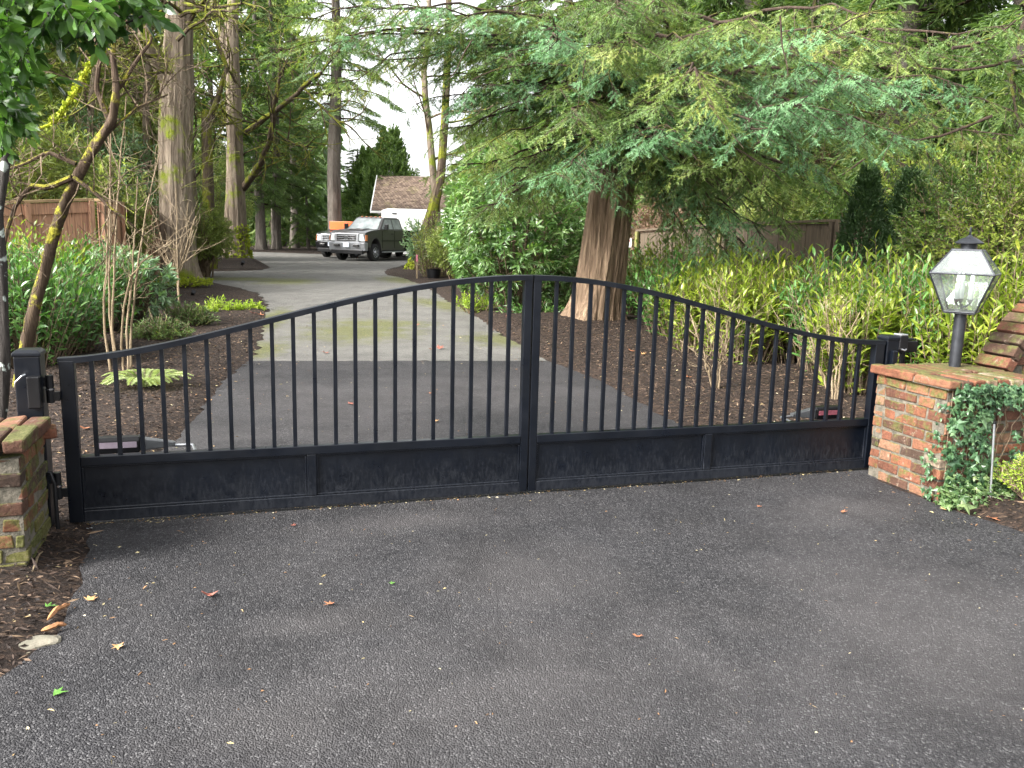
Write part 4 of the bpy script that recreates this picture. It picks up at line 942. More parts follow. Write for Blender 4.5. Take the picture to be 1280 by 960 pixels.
# ================================================================== BACKGROUND CONIFERS (three builds, copied)
def bg_conifer(name, h, r0, crown_from, spread, nl, label, group, mat='conifer_bg', bark='bark_grey', seed=0, droop=.35, bsp=.30, leaf=.34, base_r=None):
    t = empty(name, (0, 0, 0), 0, label, 'tree', group)
    z = np.linspace(-.2, h, 26); MB().tube(np.c_[.1*np.sin(z*.4+seed), .1*np.cos(z*.3+seed), z], r0*(1-z/h*.85), 20, mod=trunk_mod(.5, 6, .06, seed)).build('trunk', M[bark], t, smooth=True)
    parts = []; lm = MB()
    for k in range(nl):
        f = (k+rng.random())/nl; zs = crown_from+(h-crown_from)*f; L = spread*(1-f*.86)*(.6+.55*rng.random()); az = k*2.4+rng.normal()*.3
        s = np.array([0, 0, zs]); e = s+np.array([math.cos(az)*L, math.sin(az)*L, -droop*L*(1-f*.8)]); path = limb_path(s, e, .10, 9, .12)
        lm.tube(path, np.linspace(.02+.012*L, .012, 9), 5, caps=False)
        n = max(6, int(L/bsp*9)); tt = .15+.85*rng.random(n)**.8; q, tg = interp_path(path, tt); sd = nrm(np.cross(tg, [0, 0, 1.]))*np.where(rng.random(n) < .5, 1, -1)[:, None]
        A = q; B2 = q+(sd*(.5+.4*rng.random((n, 1)))+tg*.45+np.array([0, 0, -.28])+rng.normal(size=(n, 3))*.12)*(L*.20+.25)*(1.2-.7*tt[:, None])
        parts.append(shoot_leaves(A, B2, 9, leaf*.55, leaf*.10, ang=.65, t0=.1, lod=0, jit=.5, droop=.1, tonesh=.7, up=.1))
    lm.build('limbs', M['bark_limb'], t, smooth=True); foliage('crown', parts, M[mat], t); return t
gL = 'conifers standing behind the driveway'
c1 = bg_conifer('conifer_tree', 19, .34, 3.0, 3.9, 90, 'x', gL, seed=1)
c2 = bg_conifer('conifer_tree', 15, .28, 1.4, 3.2, 80, 'x', gL, seed=2, droop=.5, mat='fir')
c3 = bg_conifer('conifer_tree', 24, .45, 7.5, 4.4, 80, 'x', gL, seed=3, droop=.25)
c1.location = GX(325, 56); c1['label'] = 'dark conifer trunk beyond the drive, first right of the mossy forked tree'
c2.location = GX(446, 66); c2['label'] = 'thin conifer just right of the tall grey trunk behind the vehicles'; c2.scale = (.95, .95, .50)
c3.location = GX(421, 50); c3['label'] = 'tall straight grey trunk rising directly behind the parked vehicles'
BG = [(c1, 347, 58, 1., 'dark conifer at the far end of the drive, second right of the mossy forked tree'), (c3, 369, 62, .7, 'thin bare-trunked conifer left of the tall grey trunk'),
      (c2, 385, 60, .5, 'low dark conifer with drooping boughs left of the parked vehicles'), (c2, 340, 66, .9, 'full green conifer deep behind the far end of the drive'), 
      (c2, 150, 40, 1.15, 'drooping conifer behind the left board fence'), (c1, 80, 36, 1., 'conifer above the left board fence'), (c2, 10, 30, 1.1, 'conifer at the far left above the board fence'),
      (c2, 590, 58, .62, 'conifer right of the shingled roof'), (c1, 640, 44, 1.05, 'conifer behind the centre rhododendron'), (c2, 700, 36, 1.25, 'drooping conifer left behind the big trunk'), (c1, 800, 34, 1.1, 'conifer behind the white notice'),
      (c2, 880, 30, 1.1, 'conifer behind the weathered fence'), (c1, 960, 32, 1.1, 'conifer behind the drooping fir branch'), (c2, 1040, 26, 1.1, 'conifer behind the right end of the board fence'), (c1, 1120, 30, 1.05, 'conifer behind the arborvitae'),
      (c2, 1190, 24, 1., 'conifer behind the golden bush'), (c1, 1270, 27, 1.15, 'conifer at the right edge above the lantern'), (c2, 1350, 22, 1.1, 'conifer beyond the right edge'), (c1, 745, 50, 1.2, 'tall conifer far behind the big trunk'),
      (c2, 830, 27, 1.45, 'tall drooping conifer behind the notice and fence'), (c2, 915, 25, 1.5, 'tall drooping conifer behind the middle of the weathered fence'), (c2, 1000, 23, 1.5, 'tall drooping conifer rising over the fence end'), (c2, 1110, 21, 1.5, 'tall drooping conifer rising over the arborvitae'), (c2, 1235, 19, 1.4, 'tall drooping conifer above the lantern'), (c2, 612, 48, 1.15, 'drooping conifer between the roof and the rhododendrons'), (c2, 520, 74, .45, 'low conifer behind the ridge of the shingled roof'), (c3, 1090, 40, .9, 'bare-trunked conifer far behind the arborvitae'), (c3, 930, 44, .9, 'bare-trunked conifer far behind the weathered fence'), (c3, 60, 50, .9, 'bare-trunked conifer far behind the left fence')]
for (src, px, D, sc, lab) in BG:
    copy_thing(src, GX(px, D), rng.random()*6.28, lab, (sc*(.95+.1*rng.random()),)*2+(sc,), gL)
# far wood that closes the view
n = 52000; th = rng.uniform(-.85, .95, n); R = rng.uniform(68, 96, n); X_ = np.sin(th)*R; Y_ = np.cos(th)*R
hm = 7.5+2.5*np.sin(th*23)+2*np.sin(th*51+1)+1.2*np.sin(th*117); hm = np.where((th > -.20) & (th < -.045), np.minimum(hm, 3.6+1.*np.sin(th*90)), hm); hm = np.where(th > .05, hm+5, hm); hm = np.where(th < -.3, hm+3, hm)
Z_ = rng.random(n)*hm
fw_ = leaves(np.c_[X_, Y_, Z_], rand_dir(n), rand_dir(n, .6), .75*(.6+rng.random(n)), .5*(.6+rng.random(n)), 0, np.clip(.5+.3*np.sin(th*40)+rng.normal(size=n)*.2, 0, 1))
tag(foliage('far_wood', [fw_], M['far']), kind='stuff')
# ================================================================== LEFT TREES
def place(px, py): q = G(px, py); return q
# A: big trunk
A_ = place(226, 353)
t = empty('deciduous_tree', A_, 0, 'thick pale-barked trunk with mossy top beside the left fence', 'tree')
D = A_[1]
kp = [(226, 353), (224, 320), (222, 280), (220, 240), (219, 200), (220, 150), (222, 110), (223, 60), (225, 10), (226, -60), (228, -140)]
path = np.array([P(x, y, D)-A_ for x, y in kp]); path[0, 2] = -.15
rad = np.interp(np.arange(len(kp)), [0, 1, 3, 6, 7, 10], [.52, .46, .44, .42, .36, .28])
ti = np.linspace(0, len(kp)-1, 60); path = np.stack([np.interp(ti, np.arange(len(kp)), path[:, k]) for k in range(3)], 1); rad = np.interp(ti, np.arange(len(kp)), rad)
MB().tube(path, rad, 96, mod=lambda p, th: trunk_mod(.5, 7, .04, 5)(p, th)*(1+.012*np.sin(th[None]*31+p[:, 2:3]*2)+.01*np.sin(th[None]*19-p[:, 2:3]*1.3))).build('trunk', M['bark_mossy'], t, smooth=True)
mb = MB(); mm = MB()
mb.tube(limb_path(P(212, 100, D)-A_, P(186, 55, D-.6)-A_, .0, 10, .1), np.linspace(.30, .17, 10), 14)
mb.tube(limb_path(P(186, 55, D-.6)-A_, P(150, -60, D-1)-A_, -.05, 10, .1), np.linspace(.17, .11, 10), 12)
for (x0, y0, x1, y1) in ((190, 60, 120, 40), (225, 20, 320, 10), (222, 50, 290, 15), (180, 40, 90, -10), (235, 30, 300, -30), (200, 70, 160, 75), (214, 90, 150, 110), (180, 45, 140, 100), (226, 15, 180, 5), (230, 5, 280, 25)):
    pth_ = limb_path(P(x0, y0, D-.5)-A_, P(x1, y1, D-2)-A_, .08, 10, .25); mm.tube(pth_, np.linspace(.06, .02, 10), 7, caps=False)
    for k in range(7):
        q, tg = interp_path(pth_, np.array([.2+.11*k])); grow(mm, q[0], tg[0]+rng.normal(size=3)*.7, 1.1, .022, 2, up=.15, kids=3, minr=.006, n=5)
for k in range(40):   # thin pale water shoots round the trunk
    z = 1.2+rng.random()*3.6; i = int(np.argmin(abs(path[:, 2]-z))); a = rng.random()*6.28
    grow(mb, path[i]+np.array([math.cos(a), math.sin(a), 0])*rad[i]*.9, np.array([math.cos(a), math.sin(a), .7]), .9+rng.random(), .011, 1, kids=3, up=.3, minr=.004, n=5)
mb.build('limbs', M['bark_mossy'], t, smooth=True); mm.build('mossy_limbs', M['bark_moss'], t, smooth=True)
# B: forked tree with moss at the foot
B0 = place(300, 330); D = B0[1]
t = empty('deciduous_tree', B0, 0, 'forked tree with a mossy foot on the island beside the drive', 'tree')
ti = np.linspace(0, 1, 50); zB = -.1+ti*10.2; MB().tube(np.c_[-.05+.0*zB, 0*zB, zB], .37-.012*zB, 40, mod=trunk_mod(.9, 6, .09, 8)).build('trunk', M['bark_mossy'], t, smooth=True)
mb = MB(); mb.tube(limb_path((0, 0, 7.6), (-.75, 0, 10.6), -.05, 10, .1), np.linspace(.22, .16, 10), 12); mb.tube(limb_path((0, 0, 9.9), (.5, .1, 15), .02, 10, .1), np.linspace(.25, .10, 10), 12); mb.tube(limb_path((-.75, 0, 10.5), (-.5, .1, 15), .02, 10, .1), np.linspace(.16, .08, 10), 10)
mb.build('fork', M['bark_mossy'], t, smooth=True)
mm = MB()
for (x0, y0, x1, y1, r) in ((306, 166, 400, 92, .13), (304, 235, 338, 175, .17), (338, 175, 345, 120, .14), (345, 128, 352, 60, .08), (396, 96, 430, 50, .07), (345, 165, 395, 185, .05), (380, 110, 440, 160, .05), (300, 110, 270, 60, .06), (298, 160, 270, 130, .08), (330, 150, 300, 150, .04)):
    pth_ = limb_path(P(x0, y0, D)-B0, P(x1, y1, D-1)-B0, -.06, 12, .2); mm.tube(pth_, np.linspace(r, r*.6, 12), 10, caps=False)
    for k in range(5):
        q, tg = interp_path(pth_, np.array([.3+.15*k])); grow(mm, q[0], tg[0]+rng.normal(size=3)*.6, 2.0, .035, 2, up=.1, kids=3, minr=.010, n=5)
mm.build('mossy_limbs', M['bark_moss'], t, smooth=True)
n = 900; a = rng.random(n)*6.28; z = rng.random(n)**1.7*1.6; r = .37*(1+.9*np.exp(-z/.35)*.8)
pt = np.c_[np.cos(a)*r, np.sin(a)*r, z]; k = (vnoise(a*2, z*2, 2, 4)+np.cos(a+.4)*.25 > -.05); foliage('moss_foliage', [leaves(pt[k], rand_dir(k.sum(), 1), rand_dir(k.sum()), .14, .10, 0)], M['moss_tuft'], t)
# C: mossy stump-like stem with a bright limb
C1 = P(262, 290, 31); C1[2] = 0; D = 31
t = empty('deciduous_tree', C1, 0, 'slim mossy stem with one bright green limb left of the forked tree', 'tree')
mb = MB(); mb.tube([(0, 0, -.1), (0, 0, 2.5), (.03, 0, 5.4), (.03, 0, 5.6)], [.26, .21, .17, .13], 14)
mb.tube(limb_path(P(262, 148, D)-C1, P(284, 85, D)-C1, -.08, 10, .1), np.linspace(.12, .07, 10), 10); mb.tube(limb_path(P(284, 85, D)-C1, P(262, 40, D)-C1, .08, 10, .1), np.linspace(.08, .05, 10), 8)
for k in range(8): grow(mb, P(272+k*2, 120-k*8, D)-C1, rng.normal(size=3), 1.3, .03, 2, n=5, minr=.009)
mb.build('trunk', M['bark_moss'], t, smooth=True)
# more stems deeper left
gS = 'slim dark stems between the left trees'
def stem_tree(px, D, h, r, lean, label, mat='bark_moss', kids=9):
    b0 = GX(px, D); t = empty('bare_tree', b0, 0, label, 'tree', gS)
    mb = MB(); pth_ = limb_path((0, 0, -.1), (lean, 0, h), .02, 12, .1); mb.tube(pth_, np.linspace(r, r*.5, 12), 12, caps=False); mb.build('trunk', M['bark_mossy'], t, smooth=True)
    mm = MB()
    for k in range(kids):
        q, tg = interp_path(pth_, np.array([.35+.6*k/kids])); grow(mm, q[0], tg[0]*.5+nrm(rng.normal(size=3)), h*.28, r*.28, 3, up=.12, kids=3, n=6, minr=.007)
    mm.build('limbs', M[mat], t, smooth=True)
stem_tree(282, 37, 10, .18, .4, 'dark slim stem just left of the forked tree')
stem_tree(245, 34, 9, .16, -.6, 'thin stem behind the big left trunk')
stem_tree(175, 26, 8.5, .13, .8, 'thin bare tree leaning right behind the left fence end')
stem_tree(60, 21, 7.5, .14, -.5, 'bare mossy tree behind the left cedar fence')
stem_tree(110, 24, 8, .12, .5, 'slender bare tree behind the middle of the left cedar fence')
stem_tree(548, 40, 13, .2, -.3, 'tall thin bare tree left of the big fir against the sky', 'twig_brown')
def leafy_tree(px, D, h, r, crown0, mat, label, n=1300, L=.26):
    b0 = GX(px, D); t = empty('leafy_tree', b0, 0, label, 'tree'); mb = MB(); pth_ = limb_path((0, 0, -.1), (.3, 0, h*.85), .02, 12, .08); mb.tube(pth_, np.linspace(r*.07+.05, .05, 12), 12); mb.build('trunk', M['bark_grey'], t, smooth=True)
    lm = MB(); As = []; Bs = []
    for k in range(26):
        f = crown0/h+(.97-crown0/h)*k/26; q, tg = interp_path(pth_, np.array([min(f/.85, .99)])); a = k*2.4; R = r*math.sin(PI*(.15+.8*k/26))*(.7+.5*rng.random())
        e = q[0]+np.array([math.cos(a)*R, math.sin(a)*R, .25*R]); pp = limb_path(q[0], e, .08, 9, .2); lm.tube(pp, np.linspace(.05, .012, 9), 5, caps=False)
        m = n//26; g_, tg = interp_path(pp, .25+.75*rng.random(m)); As.append(g_); Bs.append(g_+rand_dir(m, -.1)*(.5+.6*rng.random((m, 1))))
    lm.build('limbs', M['bark_moss'], t, smooth=True); foliage('crown', [shoot_leaves(np.concatenate(As), np.concatenate(Bs), 9, L, L*.36, ang=.9, lod=0, tonesh=.7)], M[mat], t)
leafy_tree(165, 31, 12, 2.8, 3.5, 'olive_leaf', 'loose olive-green tree left of the thick pale-barked trunk')
leafy_tree(262, 48, 16, 3.4, 4.5, 'bush_g', 'green leafy tree behind the slim mossy stem', L=.34)
leafy_tree(345, 64, 20, 4.0, 6., 'olive_leaf', 'pale green tree far behind the forked tree', L=.42)
leafy_tree(85, 30, 13, 3.0, 4., 'bush_g', 'green leafy tree over the middle of the left cedar fence')
leafy_tree(15, 24, 10, 2.6, 3., 'olive_leaf', 'olive-green tree at the far left over the fence')
leafy_tree(190, 50, 12, 2.4, 5., 'fir_yellow', 'yellowish tree high behind the thick pale-barked trunk', L=.3)
# D: leaning dark trunk in the left bed
D0 = place(22, 486); 
t = empty('leaning_tree', D0, 0, 'thin dark leaning tree with orange lichen behind the left gate post', 'tree')
kp = [(22, 486, 8.2), (32, 430, 8.2), (47, 370, 8.2), (63, 310, 8.2), (82, 250, 8.1), (100, 215, 8.1), (122, 178, 8.0), (140, 152, 8.), (146, 110, 8.), (140, 60, 8.), (150, 0, 8.), (160, -60, 8.)]
path = np.array([P(*k)-D0 for k in kp]); path[0, 2] = -.1; rad = [.066, .060, .055, .052, .050, .047, .044, .040, .030, .024, .020, .015]
ti = np.linspace(0, 11, 60); path = np.stack([np.interp(ti, np.arange(12), path[:, k]) for k in range(3)], 1); rad = np.interp(ti, np.arange(12), rad); path[1:-1] = (path[:-2]+path[1:-1]*2+path[2:])/4
MB().tube(path, rad, 20, mod=lambda p, th: 1+.10*np.sin(th*3+p[:, 2:3]*9)+.08*np.sin(p[:, 2:3]*31+th*2)).build('trunk', M['bark_lean'], t, smooth=True)
mm = MB(); tw = MB()
for pts_, r in (([(90, 222), (60, 235), (38, 232), (20, 255), (8, 290), (2, 330)], .030), ([(92, 222), (118, 240), (140, 262), (160, 275)], .022), ([(138, 155), (120, 110), (125, 70), (118, 40)], .03), ([(95, 205), (60, 190), (30, 205), (0, 215)], .022), ([(122, 178), (170, 135), (210, 118)], .014), ([(142, 120), (175, 70), (190, 50), (180, 20)], .022)):
    q = np.array([P(x, y, 8.05)-D0 for x, y in pts_]); ti = np.linspace(0, len(q)-1, 14); q = np.stack([np.interp(ti, np.arange(len(q)), q[:, k]) for k in range(3)], 1)
    mm.tube(q, np.linspace(r, r*.5, 14), 8, caps=False)
    for k in range(8):
        g_, tg = interp_path(q, np.array([.1+.11*k])); grow(tw, g_[0], tg[0]*.4+nrm(rng.normal(size=3)), .62, .008, 2, up=.1, kids=3, n=5, minr=.0028)
ml = MB(); q = np.array([P(x, y, 8.3)-D0 for x, y in ((10, 160), (35, 163), (60, 158), (75, 145), (85, 130), (98, 110), (108, 88), (122, 70), (134, 62))]); ti = np.linspace(0, 8, 24); q = np.stack([np.interp(ti, np.arange(9), q[:, k]) for k in range(3)], 1)
ml.tube(q, np.linspace(.014, .030, 24)*(1+.25*np.sin(np.arange(24)*2.1)), 8, caps=False)
mm.build('limbs', M['bark_lean'], t, smooth=True); tw.build('twigs', M['twig_brown'], t); o = ml.build('mossy_limb', M['bark_moss_bright'], t, smooth=True)
n = 420; g_, tg = interp_path(q, .25+.75*rng.random(n)); foliage('moss_foliage', [leaves(g_+rng.normal(size=(n, 3))*.018, rand_dir(n, .4), rand_dir(n), .045, .03, 0)], M['moss_tuft'], o)
# E: overhanging broadleaf at the top left with its lichened trunk
E0 = place(-6, 560); E0 = np.array([E0[0], E0[1], 0])
t = empty('broadleaf_tree', E0, 0, 'dark evergreen broadleaf with lichened trunk overhanging the top left corner', 'tree')
kp = [(-4, 560), (4, 500), (6, 440), (4, 380), (2, 330), (-2, 270), (6, 210), (12, 150), (8, 90), (4, 20)]
path = np.array([P(x, y, E0[1])-E0 for x, y in kp]); path[0, 2] = -.05; ti = np.linspace(0, 9, 40); path = np.stack([np.interp(ti, np.arange(10), path[:, k]) for k in range(3)], 1)
MB().tube(path, np.linspace(.040, .025, 40), 18, mod=lambda p, th: 1+.1*np.sin(th*3+p[:, 2:3]*8)).build('trunk', M['bark_lichen'], t, smooth=True)
lm = MB(); As = []; Bs = []
for (x, y, D) in ((205, 8, 4.6), (185, 18, 4.8), (150, 22, 4.5), (120, 12, 4.3), (95, 30, 4.8), (165, -5, 4.5), (60, 20, 4.4), (35, 45, 4.6), (10, 40, 4.2), (130, 30, 5.0), (75, 0, 4.2), (20, 5, 4.3), (-20, 35, 4.2), (110, -20, 4.6), (215, -18, 4.7), (5, 90, 5.0), (40, 95, 5.3), (-10, 130, 5.0), (12, 140, 5.4), (0, 170, 5.4), (70, 45, 5.0), (-5, 75, 4.6)):
    e = P(x, y, D)-E0; s = path[-1 if y < 90 else -8]+np.array([0, 0, -.1*rng.random()]); q = limb_path(s, e, .06, 9, .12); lm.tube(q, np.linspace(.020, .005, 9), 6, caps=False)
    for k in range(15 if y < 100 else 18):
        g_, tg = interp_path(q, np.array([.35+.65*rng.random()])); dd = nrm(tg[0]*.8+rng.normal(size=3)*.55); As.append(g_[0]); Bs.append(g_[0]+dd*(.14+.12*rng.random()))
    As.append(q[-3]); Bs.append(q[-1])
lm.build('limbs', M['bark_lichen'], t, smooth=True); As = np.array(As); Bs = np.array(Bs)
foliage('crown', [shoot_leaves(As, Bs, 6, .098, .046, ang=.9, t0=.15, lod=1, jit=.4, droop=.18, up=.2, fold=.12)], M['top_leaf'], t)
V, Fc, T = stems(As, Bs, .003, .0015); npmesh('twigs', V, [Fc], M['bark_lichen'], t)
# F: bare multi-stemmed shrub, G: sapling
def stick_shrub(name, base, tips, r, label, mat, sub=6, D=None, cat='shrub', tl=.4):
    b0 = place(*base); t = empty(name, b0, 0, label, cat); mb = MB(); tw = MB()
    for (bx_, pts_) in tips:
        q = [np.array([bx_, 0, -.05])]+[P(x, y, (D or b0[1])+rng.normal()*.05)-b0 for x, y in pts_]; q = np.array(q); ti = np.linspace(0, len(q)-1, 16); q = np.stack([np.interp(ti, np.arange(len(q)), q[:, k]) for k in range(3)], 1); q[1:-1] += rng.normal(size=(14, 3))*.006
        mb.tube(q, np.linspace(r, r*.35, 16), 8, caps=False)
        for k in range(sub):
            g_, tg = interp_path(q, np.array([.35+.6*k/sub])); grow(tw, g_[0], tg[0]+nrm(rng.normal(size=3))*.8, tl*(.6+.8*rng.random()), r*.32, 1, up=.3, kids=2, n=5, minr=.002)
    mb.build('stems', M[mat], t, smooth=True); tw.build('twigs', M[mat], t); return t
stick_shrub('bare_shrub', (150, 470), [(-.10, [(130, 400), (133, 330), (138, 230), (135, 150)]), (-.03, [(138, 400), (137, 300), (138, 200), (142, 90)]), (.0, [(140, 420), (143, 300), (150, 200), (158, 120)]), (.10, [(158, 420), (165, 360), (168, 300), (172, 220)]), (.12, [(163, 410), (172, 330), (185, 250), (200, 190)]), (.08, [(150, 440), (160, 350), (185, 320), (215, 300)])], .016, 'bare pale multi-stemmed shrub in the bark bed behind the left gate leaf', 'twig_pale', 7)
stick_shrub('sapling', (224, 389), [(0, [(223, 350), (221, 300), (220, 235)]), (0, [(222, 345), (235, 300), (245, 270)]), (0, [(222, 350), (208, 320), (200, 290)]), (0, [(222, 340), (232, 325), (243, 285)]), (0, [(222, 350), (212, 335), (206, 320)])], .020, 'young bare sapling with upswept twigs in front of the thick left trunk', 'twig_pale', 7, cat='tree', tl=.7)
# ================================================================== SHRUBS
gH = 'laurel shrubs along the right bed'
hedge = [(805, 17.0, .95, 1.35, 'laurel shrub close right of the big trunk', 'g'), (850, 15.2, 1.0, 1.75, 'tall yellow-tipped laurel shrub before the weathered fence', 'y'), (905, 14.2, .85, 1.45, 'laurel shrub below the drooping fir branch', 'y'),
         (880, 12.2, .7, 1.2, 'small laurel with bare lower twigs in the middle of the right bed', 'y'), (955, 12.8, .95, 1.4, 'laurel shrub behind the middle of the right gate leaf', 'y'), (1010, 11.4, .95, 1.45, 'broad yellow laurel shrub behind the right gate leaf', 'y'), (1060, 10.6, .8, 1.42, 'laurel shrub behind the right gate post', 'g'),
         (1105, 9.9, .8, 1.45, 'laurel shrub just left of the lantern', 'y'), (1165, 9.3, .8, 1.38, 'laurel shrub directly behind the lantern pillar', 'g'), (1225, 8.8, .75, 1.3, 'laurel shrub right of the lantern pole', 'y'), (1275, 8.6, .7, 1.45, 'laurel shrub at the right edge above the brick wall', 'y'), (985, 13.6, .9, 1.35, 'laurel shrub at the back of the right bed under the arborvitae', 'g'), (1125, 11.4, .9, 1.5, 'laurel shrub in the back row left of the lantern', 'y')]
hedge += [(935, 11.3, .7, 1.25, 'laurel shrub in the front row behind the middle gate bars', 'y'), (1085, 9.2, .6, 1.15, 'low laurel shrub in the front row by the right gate post', 'y'), (850, 13.6, .7, 1.3, 'laurel shrub in the front row right of the big trunk', 'g')]
for i, (px, D, rr, h, lab, mm_) in enumerate(hedge):
    shrub('laurel_shrub', GX(px, D), (rr, rr*.85, h*1.1), 'laurel_'+mm_, 200, 14, .145, .038, lab, group=gH, kind='upright', lod=1, ang=.85, droop=.3, seed=i)
# pale twiggy shrub stems at the front of the right bed
stick_shrub('bare_shrub', (893, 492), [(0, [(885, 460), (872, 420), (862, 390)]), (.02, [(893, 450), (895, 410), (893, 370)]), (.04, [(900, 460), (912, 420), (930, 395)]), (0, [(888, 470), (880, 450), (850, 425)]), (.03, [(897, 465), (905, 440), (910, 400)])], .012, 'bare pale twiggy shrub in the bark behind the right gate leaf', 'twig_pale', 8)
stick_shrub('bare_shrub', (1040, 507), [(0, [(1030, 470), (1015, 430), (1005, 395)]), (.02, [(1038, 460), (1035, 410), (1030, 370)]), (.04, [(1050, 460), (1060, 420), (1075, 390)]), (0, [(1033, 480), (1022, 450), (995, 430)]), (.03, [(1044, 470), (1052, 440), (1050, 400)])], .012, 'bare pale twiggy shrub by the right end of the gate', 'twig_pale', 8)
# rhododendron in the centre
shrub('rhododendron', G(640, 398)+np.array([0, .7, 0]), (1.75, 1.3, 3.3), 'rhodo', 1100, 9, .145, .042, 'large green rhododendron left of the big trunk', kind='ball', lod=1, slen=.28, ang=1.25, t0=.6, droop=.35, seed=5, base=.0)
shrub('rhododendron', GX(628, 22.5), (1.6, 1.4, 4.1), 'rhodo', 800, 8, .17, .05, 'taller rhododendron behind, between the big trunk and the roof', kind='ball', lod=0, slen=.35, ang=1.2, t0=.6, droop=.35, seed=6, base=.0)
shrub('viburnum_shrub', GX(572, 27), (1.05, 1.0, 2.0), 'olive_leaf', 450, 12, .12, .04, 'olive green shrub behind the black plant pot', kind='ball', slen=.4, seed=7)
shrub('viburnum_shrub', GX(523, 34), (.65, .7, 1.9), 'rhodo_pale', 110, 9, .15, .06, 'pale loose shrub in front of the white trailer', kind='ball', slen=.5, seed=8)
shrub('golden_shrub', GX(548, 29.5), (1.0, .8, 2.3), 'bush_y', 260, 12, .12, .035, 'yellow-green shrub beside the leaning mossy trunk', kind='upright', seed=9)
shrub('rhododendron', GX(690, 19.5), (1.3, 1.1, 2.8), 'rhodo', 500, 8, .15, .045, 'dark rhododendron tucked against the left side of the big trunk', kind='ball', lod=0, slen=.3, ang=1.2, t0=.6, droop=.35, seed=16, base=0.)
# low bright plants by the tree
shrub('groundcover_plant', G(590, 392)+np.array([.1, .1, 0]), (.45, .35, .42), 'lime_leaf', 70, 9, .10, .03, 'low lime-green plant at the foot of the rhododendron', cat='plant', kind='upright', seed=10)
shrub('groundcover_plant', G(668, 398), (.6, .35, .35), 'laurel_g', 70, 9, .10, .03, 'low green plant left of the big trunk base', cat='plant', kind='upright', seed=11)
# left bed
for i, (px, D, rr, h, lab, mt) in enumerate([(8, 9.6, .95, 1.45, 'green laurel shrub at the left edge behind the pillar', 'laurel_g'), (62, 10.6, .95, 1.32, 'green laurel shrub behind the leaning trunk', 'laurel_g'), (20, 12.3, 1.1, 1.65, 'laurel shrub with yellow tips in front of the cedar fence', 'laurel_y'), (100, 12.8, .95, 1.35, 'laurel shrub right of the leaning trunk', 'laurel_g'), (105, 14.5, .7, 1.55, 'feathery yellow-green shrub against the cedar fence', 'bush_y'), (-40, 10.5, 1., 1.5, 'laurel shrub beyond the left edge', 'laurel_g')]):
    shrub('laurel_shrub' if mt != 'bush_y' else 'golden_shrub', GX(px, D), (rr, rr*.85, h), mt, 260, 13, .12 if mt != 'bush_y' else .07, .042 if mt != 'bush_y' else .016, lab, group='laurel shrubs along the left bed' if mt != 'bush_y' else None, kind='upright', lod=1, ang=.85, seed=20+i)
shrub('rhododendron', G(165, 408), (.72, .6, 1.25), 'rhodo_pale', 240, 10, .12, .034, 'small pale-leaved rhododendron in the left bed', kind='ball', lod=1, slen=.18, ang=1.2, t0=.65, droop=.3, seed=30, base=.25)
shrub('leafy_shrub', GX(255, 27), (1.1, .9, 2.3), 'olive_leaf', 420, 10, .13, .04, 'loose green shrub right of the thick left trunk', kind='ball', seed=31, slen=.4)
shrub('leafy_shrub', GX(150, 20), (.9, .8, 2.6), 'olive_leaf', 420, 10, .13, .04, 'olive shrub left of the thick left trunk', kind='ball', seed=32, slen=.4)
shrub('moss_cushion', G(215, 362), (.9, .5, .35), 'moss_tuft', 260, 10, .07, .03, 'bright moss cushion at the foot of the thick left trunk', cat='plant', kind='ball', slen=.1, seed=33)
for (px, D, rr, h, lab) in ((118, 24.5, 1.9, 4.9, 'tall evergreen shrub above the cedar fence with long leaves'), (60, 20.5, 2.1, 4.0, 'leafy evergreen behind the left end of the cedar fence'), (-20, 19, 2., 4.6, 'leafy evergreen at the left edge behind the cedar fence'), (255, 40, 2.6, 5.2, 'leafy mass behind the mossy stem'), (110, 27, 2.4, 6.5, 'high leafy evergreen in the left background')):
    shrub('evergreen_shrub', GX(px, D), (rr, rr*.8, h), 'olive_leaf' if px not in (118, 60) else 'rhodo_pale' if px == 118 else 'olive_leaf', 900, 9, .17, .048, lab, kind='ball', slen=.5, ang=1.1, t0=.4, base=.1)
# junipers, fern, lime perennials
for (px, py, rx, h, lab) in ((198, 428, .52, .36, 'spreading juniper, the left one, in the bark bed'), (238, 411, .42, .42, 'spreading juniper, the right taller one, in the bark bed')):
    shrub('juniper', G(px, py), (rx, rx*.7, h), 'juniper', 330, 16, .05, .010, lab, kind='ball', slen=.26, ang=.5, t0=.0, droop=0., base=-.2)
for k, (px, py, s) in enumerate(((262, 393, .16), (275, 389, .20), (290, 391, .15), (304, 390, .13), (318, 388, .11))):
    shrub('lime_perennial', G(px, py), (s*1.1, s, s*1.1), 'lime_leaf', 34, 9, .08, .03, ['lime-green perennial clump nearest the juniper', 'largest lime-green perennial clump in the bark', 'middle lime-green perennial clump in the bark', 'small lime-green perennial clump near the bed edge', 'smallest lime-green perennial clump by the red leaves'][k], cat='plant', kind='upright', seed=40+k)
t = empty('fern', G(182, 490), 0, 'pale yellow-green fern lying low in the bark behind the gate bars', 'fern'); parts = []; st = []
